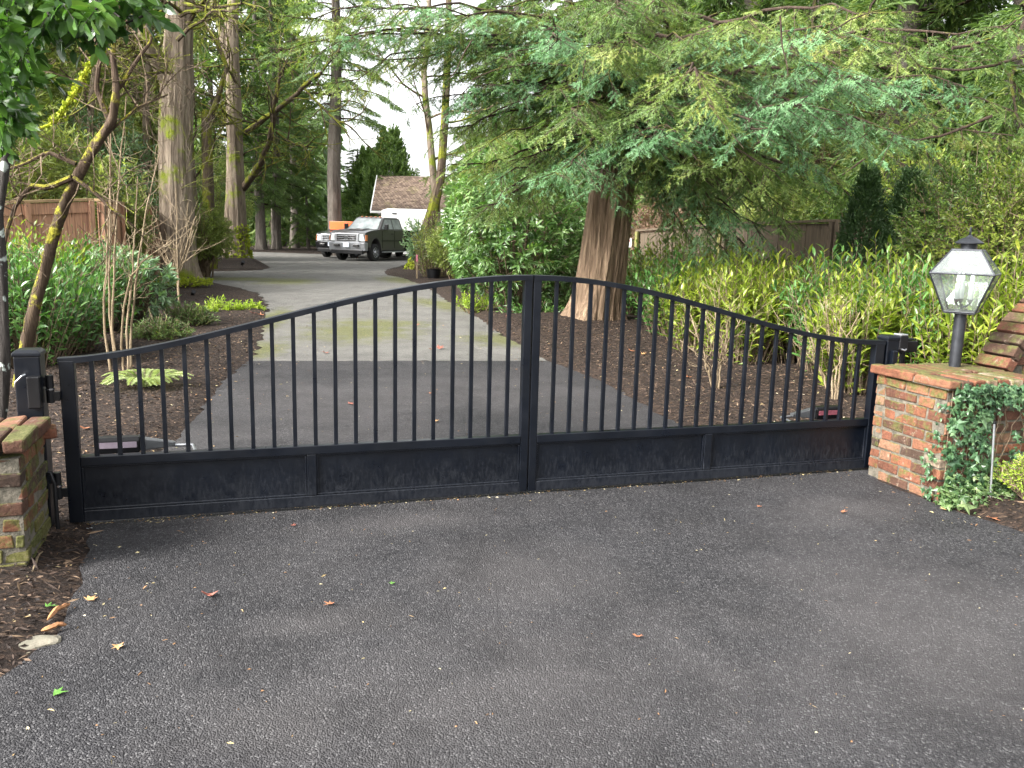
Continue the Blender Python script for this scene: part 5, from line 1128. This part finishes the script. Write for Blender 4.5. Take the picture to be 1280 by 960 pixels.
for k in range(17):
    a = k/17*6.28+rng.normal()*.15; L = .34+.12*rng.random(); prev = np.array([0, 0, .02]); N_ = 8; q = np.array([[math.cos(a)*L*s, math.sin(a)*L*s, .02+.17*math.sin(s*2.3)] for s in np.linspace(0, 1, N_+1)])
    tt = np.linspace(.1, 1, 26); g_, tg = interp_path(q, tt*.999)
    for sg_ in (-1, 1):
        sd = nrm(np.cross(tg, [0, 0, 1.]))*sg_; parts.append(leaves(g_, sd+tg*.5, np.tile([0, 0, 1.], (26, 1)), .085*np.sin(np.clip(1.05-tt, 0, 1)*PI*.75+.25), .02, 0, rng.random(26)*.5+.25))
    st.append(stems(q[:-1], q[1:], .003, .003))
foliage('fronds', parts, M['fern'], t); V, Fc, T = join(st); npmesh('stalks', V, [Fc], M['twig_brown'], t)
# arborvitae and bushes on the right
def cone_shrub(px, D, r, h, label, mat='thuja', lf=.055, group='arborvitae behind the laurel hedge', nm='arborvitae'):
    t = empty(nm, GX(px, D), 0, label, 'tree', group); n = 1500
    z = rng.random(n)**.8*h; a = rng.random(n)*6.28; rr = r*(1-(z/h)**1.7)*(.55+.5*rng.random(n))*(1+.18*np.sin(a*3+z*2)); A = np.c_[np.cos(a)*rr, np.sin(a)*rr, z]
    ks = lf/.055; B2 = A+np.c_[np.cos(a)*.10, np.sin(a)*.10, .12+.12*rng.random(n)]*ks; foliage('crown', [shoot_leaves(A, B2, 9, lf, lf*.47, ang=.5, lod=0)], M[mat], t)
    MB().tube([(0, 0, -.1), (0, 0, h*.8)], [.07, .02], 8).build('trunk', M['bark_cedar'], t)
cone_shrub(487, 62, 2.3, 7.6, 'dense dark green conifer left of the shingled roof', 'conifer_bg', .26, 'conifers standing behind the driveway', 'conifer_tree'); cone_shrub(462, 66, 2.2, 6.6, 'dense low conifer between the tall trunk and the shingled roof', 'conifer_bg', .26, 'conifers standing behind the driveway', 'conifer_tree'); cone_shrub(1076, 13.6, .55, 2.65, 'narrow dark arborvitae, left of the pair behind the hedge'); cone_shrub(1128, 13.3, .6, 2.6, 'narrow dark arborvitae, right of the pair behind the hedge'); pass
for (px, D, rr, h, mt, lab) in ((1195, 12.2, 1.0, 2.9, 'bush_g', 'dark fine-leaved bush behind the lantern'), (1262, 11.3, .9, 2.75, 'bush_y', 'golden-green bush at the right edge behind the hedge'), (1160, 16, 1.4, 3.3, 'bush_y', 'yellow-green bush between the arborvitae and the lantern'), (1330, 12.5, 1.3, 3.2, 'bush_g', 'dense bush at the far right edge'), (1090, 18, 1.7, 3.2, 'bush_g', 'green bush behind the arborvitae pair'), (1225, 17, 1.8, 4., 'bush_g', 'tall green bush behind the lantern'), (975, 19.5, 1.6, 3.1, 'olive_leaf', 'pale bush glimpsed over the weathered fence'), (850, 23, 1.8, 3.1, 'dry_twig', 'brown dry bush behind the weathered fence'), (1060, 22, 2.2, 5., 'dry_twig', 'reddish-brown dry conifer crown in the right background')):
    shrub('leafy_bush', GX(px, D), (rr, rr*.85, h), mt, 900, 11, .062 if D < 15 else .10, .03 if D < 15 else .045, lab, kind='ball', slen=.3)
# leaning mossy trunk by the drive
Lb = place(512, 338); Lb = Lb+np.array([.5, 0, 0]); t = empty('deciduous_tree', Lb, 0, 'leaning trunk sheathed in bright moss beside the drive, left of the shrubs', 'tree')
q = np.array([P(522, 332, Lb[1])-Lb, P(530, 300, Lb[1])-Lb, P(541, 262, Lb[1])-Lb, P(551, 220, Lb[1])-Lb, P(556, 150, Lb[1])-Lb, P(560, 60, Lb[1])-Lb, P(562, -60, Lb[1])-Lb]); q[0, 2] = -.1; ti = np.linspace(0, 6, 40); q = np.stack([np.interp(ti, np.arange(7), q[:, k]) for k in range(3)], 1)
MB().tube(q, np.interp(ti, [0, 1, 3, 6], [.42, .27, .17, .10]), 26, mod=trunk_mod(.6, 6, .08, 12)).build('trunk', M['bark_moss'], t, smooth=True)
n = 1100; a = rng.random(n)*6.28; z = rng.random(n)**1.3*1.05; r = .50*(1.05-z*.55); foliage('moss_foliage', [leaves(np.c_[np.cos(a)*r+q[0, 0]+z*.2, np.sin(a)*r, z], rand_dir(n, .6), rand_dir(n), .12, .08, 0)], M['moss_tuft'], t)
mm = MB(); 
for k in range(6):
    g_, tg = interp_path(q, np.array([.66+.05*k])); grow(mm, g_[0], tg[0]*.3+nrm(rng.normal(size=3)*[1, .6, .4]), 1.8, .05, 3, n=6, kids=3, minr=.010)
mm.build('limbs', M['bark_moss'], t, smooth=True)
# plant pot and marker
q = G(542, 350); t = empty('plant_pot', q, 0, 'black nursery pot in the bark at the right edge of the drive', 'plant pot'); MB().tube([(0, 0, 0), (0, 0, .36), (0, 0, .36), (0, 0, .30)], [.20, .245, .225, .215], 24).build('pot', M['black_plastic'], t, smooth=True)
MB().tube([(0, 0, .28), (0, 0, .30)], .212, 20).build('soil', M['mulch'], t)
q = G(521, 350); t = empty('stake', q, 0, 'short wooden stake with a pink flag beside the black plant pot', 'stake'); MB().box((0, 0, .42), (.05, .03, .86)).build('stick', M['twig_pale'], t); MB().box((.0, -.02, .72), (.07, .012, .22)).build('flag', M['pink_label'], t)
q = G(241, 373); t = empty('garden_light', q, 0, 'small black spotlight in the bark near the sapling', 'garden light'); MB().tube([(0, 0, 0), (0, 0, .09)], .012, 8).build('spike', M['black_plastic'], t); MB().tube([(-.03, .03, .07), (.05, -.06, .16)], [.035, .05], 14).build('head', M['black_plastic'], t)
q = G(303, 336); t = empty('garden_light', q, 0, 'small black spotlight on the mound by the mossy foot of the forked tree', 'garden light'); MB().tube([(0, 0, 0), (0, 0, .2)], .014, 8).build('spike', M['black_plastic'], t); MB().tube([(-.03, .03, .17), (.06, -.07, .28)], [.05, .07], 14).build('head', M['black_plastic'], t)
# ================================================================== VEHICLES
def wheel(par, x, y, r, w, out, name='wheel', dual=False):
    wt_ = MB(); s = 1 if out > 0 else -1
    prof = [(r*.62, -w/2), (r*.93, -w/2), (r, -w*.38), (r, w*.38), (r*.93, w/2), (r*.62, w/2)]
    th = np.arange(36)*2*PI/36; V = []
    for (rr, xx) in prof: V.append(np.c_[np.full(36, xx), rr*np.cos(th), rr*np.sin(th)])
    V = np.concatenate(V); i = np.arange(5)[:, None]*36; j = np.arange(36)[None]; q = np.stack([i+j, i+(j+1) % 36, i+36+(j+1) % 36, i+36+j], -1).reshape(-1, 4)
    wt_.add(V+np.array([x, y, r]), q); ty = wt_.build('wheel', M['tyre'], par, smooth=True)
    rm = MB(); xo = x+s*w*.5
    dish = .0 if not dual else -.09
    rm.tube([(xo-s*.06+s*dish, y, r), (xo-s*.03+s*dish, y, r)], r*.60, 28); rm.tube([(xo-s*.03, y, r), (xo+s*.012, y, r)], [r*.63, r*.60], 28, caps=False)
    rm.tube([(xo-s*.03+s*dish, y, r), (xo+s*.03, y, r)], [r*.26, r*.20], 16)
    rm.build('rim', M['silver'], ty, smooth=True)
    hl = MB()
    for k in range(8):
        a = k*PI/4; hl.tube([(xo-s*.028+s*dish, y+math.cos(a)*r*.42, r+math.sin(a)*r*.42), (xo-s*.022+s*dish, y+math.cos(a)*r*.42, r+math.sin(a)*r*.42)], r*.085, 10)
    hl.build('hand_holes', M['tyre'], ty); return ty
def slab(mb, pts, xw, topw=None, z0=None):
    """closed side outline (y,z) with half-width as a function of z"""
    pts = np.asarray(pts, float); n = len(pts); xwf = xw if callable(xw) else (lambda y, z: xw)
    L = np.array([(-xwf(y, z), y, z) for y, z in pts]); R = L*[-1, 1, 1]
    q = [[i, (i+1) % n, n+(i+1) % n, n+i] for i in range(n)]; mb.add(np.r_[L, R], q); m = mb.n-2*n
    mb.poly.append([m+i for i in range(n)][::-1]); mb.poly.append([m+n+i for i in range(n)]); return mb
def pickup(loc, rz, label, paint, full=True, sc=1.08):
    t = empty('pickup_truck' if full else 'utility_truck', loc, rz, label, 'truck'); t.scale = (sc,)*3
    wf = lambda y, z: .99-.05*max(0, z-.95)*2-.10*max(0, .45-y)
    # front clip with wheel arch
    arch = [(.98+.47*math.cos(a), .40+.47*math.sin(a)) for a in np.linspace(PI, 0, 12)]
    rear_y = 3.62 if full else 2.6
    body = [(.12, .62)]+[(.50, .52)]+arch+[(1.5, .42), (rear_y, .42), (rear_y, 1.22), (1.62, 1.24), (1.35, 1.235), (.9, 1.20), (.45, 1.14), (.18, 1.07), (.12, 1.0)]
    mb = MB(); slab(mb, body, wf); bd = mb.build('body', M[paint], t, bevel=.035, bseg=3)
    if full:
        cabw = lambda y, z: .93-.26*max(0, z-1.22)
        cab = MB(); slab(cab, [(1.40, 1.20), (2.02, 1.86), (2.2, 1.93), (3.30, 1.93), (3.52, 1.86), (3.62, 1.20)], cabw); cab.build('cab', M[paint], t, bevel=.05, bseg=3)
        # windscreen, side windows proud of the cab
        def pane(nm, pts, off):
            V = np.array(pts, float); nn = np.cross(V[1]-V[0], V[3]-V[0]); nn /= np.linalg.norm(nn); V8 = np.r_[V-nn*.004, V+nn*off]
            return MB().hexa(V8).build(nm, M['car_glass'], t, bevel=.003)
        pane('windscreen', [(-.80, 1.425, 1.255), (.80, 1.425, 1.255), (.68, 1.97, 1.835), (-.68, 1.97, 1.835)], .010)
        for s in (-1, 1):
            w1 = lambda z: s*(cabw(0, z)+.002)
            a = [(w1(1.26), 1.62, 1.26), (w1(1.26), 2.62, 1.26), (w1(1.80), 2.62, 1.80), (w1(1.80), 2.10, 1.80)]; b_ = [(w1(1.26), 2.72, 1.26), (w1(1.26), 3.42, 1.26), (w1(1.80), 3.36, 1.80), (w1(1.80), 2.72, 1.80)]
            if s < 0: a = a[::-1]; b_ = b_[::-1]
            pane('side_window', a, .010); pane('side_window', b_, .010)
            MB().box((s*1.115, 1.72, 1.38), (.20, .10, .30)).build('mirror', M['black_plastic'], t, bevel=.02)
            MB().box((s*1.005, 1.74, 1.34), (.12, .04, .04)).build('mirror_arm', M['black_plastic'], t)
            MB().box((s*.99, 1.56, .84), (.012, .018, .68)).build('door_gap', M['carblack'], t); MB().box((s*.99, 2.68, .84), (.012, .018, .68)).build('door_gap', M['carblack'], t)
            MB().box((s*1.0, 2.45, .78), (.02, 1.9, .035)).build('side_moulding', M['black_plastic'], t)
            MB().box((s*1.0, 2.45, 1.02), (.03, .14, .03)).build('door_handle', M['black_plastic'], t, bevel=.005)
            MB().box((s*1.03, 2.5, .36), (.14, 1.9, .05)).build('step_bar', M['silver'], t, bevel=.015)
        for k in range(5): MB().box(((-.5+.25*k), 2.16, 1.945), (.09, .09, .035)).build('marker_light', M['amber'], t, bevel=.008)
        for s in (-1, 1): MB().box((s*.35, 1.43, 1.27), (.42, .02, .015), rz=.05*s).build('wiper', M['black_plastic'], t)
        MB().box((0, .98, 1.225), (.9, .5, .035)).build('hood_bulge', M[paint], t, bevel=.015)
    # front
    MB().box((0, .085, .87), (1.30, .10, .32)).build('grille_frame', M['silver'], t, bevel=.025)
    gm = MB(); gm.box((0, .030, .87), (1.04, .012, .22)); gm.build('grille', M['carblack'], t)
    for k in (-1, 0, 1): MB().box((0, .020, .87+k*.068), (1.04, .010, .010)).build('grille_bar', M['silver'], t, bevel=.004)
    # blue oval badge left as a plain oval shape
    th_ = np.linspace(0, 2*PI, 24, endpoint=False); bd_ = MB(); V0 = np.c_[.13*np.cos(th_), np.full(24, .006), .87+.052*np.sin(th_)]; V1 = V0-[0, .012, 0]
    bd_.add(np.r_[V0, V1], [[i, (i+1) % 24, 24+(i+1) % 24, 24+i] for i in range(24)]); bd_.poly.append([24+i for i in range(24)][::-1]); bd_.build('badge', M['grey_plastic'], t)
    for s in (-1, 1):
        MB().hexa([(s*.66, .06, .76), (s*.93, .12, .76), (s*.93, .2, .76), (s*.66, .2, .76), (s*.66, .07, 1.00), (s*.92, .14, 1.00), (s*.92, .22, 1.00), (s*.66, .2, 1.00)] if s > 0 else [(s*.93, .12, .76), (s*.66, .06, .76), (s*.66, .2, .76), (s*.93, .2, .76), (s*.92, .14, 1.00), (s*.66, .07, 1.00), (s*.66, .2, 1.00), (s*.92, .22, 1.00)]).build('headlight', M['lens'], t, bevel=.01)
        MB().box((s*.955, .21, .87), (.06, .16, .20)).build('indicator', M['amber'], t, bevel=.01)
    bp = MB(); bp.hexa([(-.98, .10, .40), (.98, .10, .40), (1.0, .30, .40), (-1.0, .30, .40), (-.98, .02, .72), (.98, .02, .72), (1.0, .30, .72), (-1.0, .30, .72)]); bu = bp.build('bumper', M['silver'] if full else M['black_plastic'], t, bevel=.04, bseg=3)
    MB().box((0, -.005, .62), (.32, .02, .16)).build('number_plate', M['plate'], bu)
    for s in (-1, 1): MB().box((s*.52, .020, .60), (.30, .10, .09)).build('bumper_opening', M['carblack'], bu, bevel=.01)
    MB().box((0, .10, .36), (1.7, .14, .16)).build('valance', M['black_plastic'], t, bevel=.02)
    for s in (-1, 1):
        wheel(t, s*.86, .98, .40, .26, s)
        wheel(t, s*.92 if full else s*.86, 4.95 if full else 4.2, .40, .42 if full else .26, s, dual=full)
    MB().box((0, 3.2, .42), (.7, 5.4, .16)).build('chassis', M['black_plastic'], t)
    if full:
        bed = MB(); slab(bed, [(3.68, .62), (4.42, .62)]+[(4.95+.50*math.cos(a), .45+.50*math.sin(a)) for a in np.linspace(PI, 0, 10)]+[(5.5, .6), (6.1, .6), (6.1, 1.22), (3.68, 1.22)], lambda y, z: .97); bed.build('cargo_bed', M['carblack'], t, bevel=.03)
        for s in (-1, 1):
            fl = MB(); slab(fl, [(4.32, .50)]+[(4.95+.52*math.cos(a), .45+.50*math.sin(a)) for a in np.linspace(PI, 0, 10)]+[(5.6, .50), (5.5, .95), (5.2, 1.08), (4.7, 1.08), (4.42, .95)], lambda y, z: .13)
            f_ = fl.build('rear_fender', M['carblack'], t, bevel=.03); f_.location = (s*1.09, 0, 0)
    else:
        MB().box((0, 2.1, 1.52), (1.55, 1.9, .62)).build('orange_box', M['orange'], t, bevel=.02)
        MB().box((0, 1.12, 1.26), (1.7, .05, .05)).build('box_lip', M['carblack'], t)
        MB().box((0, 4.1, .98), (1.9, 2.6, .75)).build('rear_body', M['carblack'], t, bevel=.02)
    for ch in t.children:
        if ch.type == 'MESH' and not ch.name.startswith('wheel'):
            for me in [ch]+list(ch.children):
                if me.type != 'MESH': continue
                co_ = np.empty(len(me.data.vertices)*3, np.float32); me.data.vertices.foreach_get('co', co_); co_ = co_.reshape(-1, 3)
                co_[:, 2] = np.interp(co_[:, 2], [0, .36, .72, 1.0, 1.24, 1.93, 2.2], [0, .42, .86, 1.24, 1.47, 2.04, 2.31]); me.data.vertices.foreach_set('co', co_.ravel()); me.data.update()
    return t
yaw = math.radians(22.5); cx_, sx_ = math.cos(yaw), math.sin(yaw)
w0 = G(467, 326.5); lx, ly = .86*1.08, .98*1.08
loc = w0-np.array([cx_*lx+sx_*ly, -sx_*lx+cx_*ly, 0])
pickup(loc, -yaw, 'dark grey pickup truck with silver bumper parked facing the gate', 'carpaint')
l2 = loc+np.array([-1.5, 3.4, 0]); pickup(l2, -yaw*.9, 'black truck carrying an orange box, half hidden behind the dark pickup', 'carblack', full=False, sc=1.0)
# white trailer
D = 49.5; a = P(477, 300, D); b = P(562, 300, D)
t = empty('box_trailer', (a[0], a[1], 0), -.06, 'tall white box trailer between the pickup and the shingled roof', 'trailer')
Lx = b[0]-a[0]; top_ = P(500, 261, D)[2]
pr_ = [(0, .55), (Lx, .55), (Lx, top_-.12), (Lx-.12, top_), (.35, top_), (.0, top_-.10)]
mb = MB(); mb.prism([(x, z) for x, z in pr_], 0, 5.5, axis='y'); bxo = mb.build('box', M['white_paint'], t, bevel=.03)
MB().box((.75, -.012, top_-.28), (.28, .02, .10)).build('vent', M['grey_plastic'], bxo, bevel=.01); MB().box((Lx/2, -.008, .62), (Lx, .03, .08)).build('sill_rail', M['grey_plastic'], bxo)
for x in (.5, Lx-.5):
    for y in (2.2, 3.1):
        o = MB().tube([(x-.1, y, .34), (x+.1, y, .34)], .34, 24).build('wheel', M['tyre'], t, smooth=True)
MB().box((Lx/2, 2.6, .48), (Lx-.4, 5., .12)).build('chassis', M['black_plastic'], t)
# ================================================================== HOUSE
D = 56.; a = P(464, 300, D); hz_e = P(464, 263.5, D)[2]; rid = P(470, 219.5, D+4.6)
t = empty('house', (a[0], a[1], 0), -.02, 'low white house with steep brown shingled roof at the end of the drive', 'house')
HL = 11.; rx = rid[0]-a[0]; rz_ = rid[2]
MB().box((HL/2+.3, 4.9, hz_e/2-.1), (HL-.5, 8.6, hz_e-.1)).build('wall', M['white_paint'], t)
rf = empty('roof', (0, 0, 0)); rf.parent = t
ncourse = 26; mb = MB()
sl = math.atan2(rz_-hz_e, 4.6); Ls = math.hypot(rz_-hz_e, 4.6)
mb2 = bpy.data.meshes
Vb = []
rows_o = MB()
for k in range(ncourse):
    s0 = k*Ls/ncourse; s1 = (k+1.25)*Ls/ncourse; th_ = .035
    f0, f1 = s0/Ls, min(1, s1/Ls); xl0, xl1 = rx*f0, rx*f1
    y0, z0_ = f0*4.6, hz_e+f0*(rz_-hz_e); y1, z1_ = f1*4.6, hz_e+f1*(rz_-hz_e)
    rows_o.hexa([(xl0, y0, z0_), (HL, y0, z0_), (HL, y1, z1_), (xl1, y1, z1_), (xl0, y0-.012, z0_+th_), (HL, y0-.012, z0_+th_), (HL, y1, z1_+.006), (xl1, y1, z1_+.006)])
bpy.data.objects.remove(rf)
ro = rows_o.build('roof', M['shingle'], t)
MB().hexa([(rx, 4.62, rz_-.05), (HL, 4.62, rz_-.05), (HL, 9.3, hz_e), (0, 9.3, hz_e), (rx, 4.62, rz_+.02), (HL, 4.62, rz_+.02), (HL, 9.3, hz_e+.05), (0, 9.3, hz_e+.05)]).build('rear_slope', M['shingle'], ro)
MB().box((HL/2, -.06, hz_e-.06), (HL+.1, .10, .13)).build('gutter', M['white_paint'], ro)
MB().hexa([(-.06, -.05, hz_e-.14), (.0, -.05, hz_e-.14), (rx, 4.6, rz_-.14), (rx-.06, 4.6, rz_-.14), (-.06, -.05, hz_e+.04), (.0, -.05, hz_e+.04), (rx, 4.6, rz_+.04), (rx-.06, 4.6, rz_+.04)]).build('bargeboard', M['white_paint'], ro)
MB().hexa([(.35, .6, hz_e-.25), (.5, .6, hz_e-.25), (.5, 9.2, hz_e-.25), (.35, 9.2, hz_e-.25), (rx+.1, 4.5, rz_-.15), (rx+.2, 4.5, rz_-.15), (rx+.2, 4.7, rz_-.15), (rx+.1, 4.7, rz_-.15)]).build('gable', M['white_paint'], t)
# ================================================================== FALLEN LEAVES, STONE
def maple_mesh(seed, s=.05):
    r = np.random.default_rng(seed); lob = [(90, 1.15), (62, .45), (38, .95), (12, .42), (-12, .72), (-45, .30), (-90, .22), (-135, .30), (192, .72), (168, .42), (142, .95), (118, .45)]
    V = [(0, 0, .10)]+[(math.cos(math.radians(a))*q*(.9+.2*r.random()), math.sin(math.radians(a))*q*(.9+.2*r.random()), .10+.75*r.random()*q*q*(.4+.6*abs(math.cos(math.radians(a))))) for a, q in lob]
    V = np.array(V)*s; T = [[0, 1+i, 1+(i+1) % 12] for i in range(12)]; return V, np.array(T)
FG = 'fallen maple leaves lying on the driveway and the bark'
def fallen(px, py, s, mat, label, k, z=.014):
    q = G(px, py, 0); zz_ = max(float(gz(np.array([q[:2]]))[0]), .008)+.006
    V, T = maple_mesh(k, s); o = npmesh('fallen_leaf', V, [T], M[mat]); o.location = (q[0], q[1], zz_); o.rotation_euler = (rng.normal()*.12, rng.normal()*.12, rng.random()*6.28)
    sm = o.modifiers.new('solid', 'SOLIDIFY'); sm.thickness = .0012
    tag(o, label, 'leaf', FG)
LV = [(414, 759, .032, 'fallen_orange', 'small orange maple leaf alone on the asphalt below the left gate leaf'), (262, 748, .050, 'fallen_red', 'reddish brown leaf on the asphalt in front of the left gate leaf'), (798, 800, .028, 'fallen_orange', 'orange leaf on the middle of the right foreground asphalt'),
      (489, 733, .020, 'fallen_green', 'small bright green leaf on the asphalt in front of the gate'), (70, 872, .035, 'fallen_green', 'green leaf on the asphalt at the bottom left corner'), (60, 766, .035, 'fallen_green', 'lobed green leaf on the soil by the left pillar'),
      (112, 754, .040, 'fallen_tan', 'curled tan leaf on the asphalt edge right of the soil strip'), (407, 443, .075, 'fallen_red', 'large red-brown leaf on the old drive just past the tar seam, left of centre'), (549, 437, .085, 'fallen_red', 'red leaf on the old drive just past the tar seam, right one of a pair'),
      (538, 438, .05, 'fallen_orange', 'orange leaf in the pair just past the tar seam'), (437, 507, .055, 'fallen_red', 'red leaf on the dark drive behind the left gate bars'), (538, 494, .055, 'fallen_orange', 'orange leaf on the dark drive near the gate centre'), (543, 529, .045, 'fallen_tan', 'tan leaf on the dark drive just behind the gate centre'),
      (318, 396, .10, 'fallen_red', 'red leaf at the bed edge beside the lime perennials, left one'), (327, 396, .10, 'fallen_orange', 'orange-red leaf at the bed edge beside the lime perennials, right one'), (262, 503, .05, 'fallen_tan', 'tan leaf on the bark near the bed edge'), (520, 408, .07, 'fallen_red', 'dark red leaf far up the old drive'),
      (614, 415, .08, 'fallen_red', 'red leaf at the right edge of the old drive'), (637, 408, .09, 'fallen_red', 'red leaf on the bark left of the big trunk'), (789, 448, .07, 'fallen_orange', 'orange leaf on the bark right of the big trunk'), (803, 450, .06, 'fallen_tan', 'tan leaf on the bark right of the big trunk, next to the orange one'),
      (860, 480, .06, 'fallen_orange', 'orange leaf on the bark in the middle of the right bed'), (108, 546, .06, 'fallen_orange', 'orange leaf on the bark behind the left hinge stile'), (368, 660, .020, 'fallen_red', 'tiny red-brown leaf on the asphalt below the left gate leaf'), (1052, 643, .028, 'fallen_orange', 'small orange leaf on the asphalt in front of the right gate leaf'),
      (950, 636, .022, 'fallen_orange', 'small orange leaf on the asphalt left of the right pillar'), (160, 425, .06, 'fallen_tan', 'tan leaf on the bark under the bare shrub'), (148, 812, .030, 'fallen_tan', 'tan leaf on the asphalt by the soil strip, bottom left'), (1240, 652, .045, 'fallen_orange', 'orange leaf on the soil edge below the ivy'),
      (600, 352, .12, 'fallen_orange', 'orange leaf on the bark below the black pot'), (1180, 640, .03, 'fallen_tan', 'tan leaf beside the ground ivy')]
for k, (px, py, s, mt, lab) in enumerate(LV): fallen(px, py, s, mt, lab, 100+k)
q = G(50, 806); bm = bmesh.new(); bmesh.ops.create_icosphere(bm, subdivisions=3, radius=1)
for v in bm.verts: v.co = v.co*(1+.12*math.sin(v.co.x*5+v.co.y*3)+.05*random.random()); v.co.x *= .085; v.co.y *= .05; v.co.z *= .016
me = bpy.data.meshes.new('edging_stone'); bm.to_mesh(me); bm.free(); o = link('edging_stone', me, M['stone']); o.location = (q[0], q[1], .012); o.rotation_euler = (0, 0, .5); tag(o, 'flat pale stone at the asphalt edge in the bottom left', 'stone')
for k, (x0, y0, x1, y1, lab) in enumerate(((52, 797, 84, 789, 'orange bark strip lying on the flat stone'), (60, 783, 88, 762, 'orange bark strip lying on the soil above the flat stone'), (36, 733, 52, 700, 'thin root of pale bark at the foot of the left pillar'))):
    a = G(x0, y0); b = G(x1, y1); mb = MB(); qq = limb_path(a+[0, 0, .03], b+[0, 0, .03], .08, 10, .2); mb.tube(qq, np.array([.003, .008, .011, .012, .010, .012, .009, .010, .006, .002])*(1 if k < 2 else .5), 5); o = mb.build('bark_strip', M['bark_strip'] if k < 2 else M['twig_pale'], None); tag(o, lab, 'bark')
# soil strip edge by left pillar is ground; small pebbles
# ================================================================== WORLD, SUN, CAMERA
w = bpy.data.worlds.new('World'); scn.world = w; w.use_nodes = True; nt = w.node_tree; nt.nodes.clear()
SUN_EL, SUN_AZ = math.radians(36), math.radians(236)     # azimuth clockwise from +Y: behind the camera, from the left
sky = nt.nodes.new('ShaderNodeTexSky'); sky.sky_type = 'NISHITA'; sky.sun_disc = False; sky.sun_elevation = SUN_EL; sky.sun_rotation = SUN_AZ; sky.air_density = 1.; sky.dust_density = 4.; sky.ozone_density = 1.
hs = nt.nodes.new('ShaderNodeHueSaturation'); hs.inputs['Saturation'].default_value = .14; hs.inputs['Value'].default_value = 1.0
bg = nt.nodes.new('ShaderNodeBackground'); bg.inputs[1].default_value = .15; wo = nt.nodes.new('ShaderNodeOutputWorld')
nt.links.new(sky.outputs[0], hs.inputs['Color']); nt.links.new(hs.outputs[0], bg.inputs[0]); nt.links.new(bg.outputs[0], wo.inputs[0])
sd = bpy.data.lights.new('sun', 'SUN'); sd.energy = 2.2; sd.angle = math.radians(20); sd.color = (1, .96, .9)
so = bpy.data.objects.new('sun', sd); COL.objects.link(so)
dv = np.array([math.sin(SUN_AZ)*math.cos(SUN_EL), math.cos(SUN_AZ)*math.cos(SUN_EL), math.sin(SUN_EL)])
from mathutils import Vector, Matrix
so.rotation_euler = Vector(dv).to_track_quat('Z', 'Y').to_euler(); so.location = (0, 0, 30)
cam = bpy.data.cameras.new('camera'); co = bpy.data.objects.new('camera', cam); COL.objects.link(co)
cam.sensor_width = 36; cam.sensor_fit = 'HORIZONTAL'; cam.lens = 36*F/PW; cam.clip_end = 1500; cam.clip_start = .05
mt = Matrix(((CR[0], CU[0], -_fw[0], 0), (CR[1], CU[1], -_fw[1], 0), (CR[2], CU[2], -_fw[2], CH), (0, 0, 0, 1))); co.matrix_world = mt
scn.camera = co
vs = scn.view_settings; vs.view_transform = 'Standard'; vs.look = 'None'; vs.exposure = 2.15; vs.gamma = 1
scn.render.resolution_x = 1024; scn.render.resolution_y = 768
cy = scn.cycles; cy.max_bounces = 6; cy.diffuse_bounces = 3; cy.transparent_max_bounces = 10; cy.glossy_bounces = 2; cy.transmission_bounces = 4; cy.caustics_reflective = False; cy.caustics_refractive = False
cy.sample_clamp_indirect = 6
cy.use_denoising = True
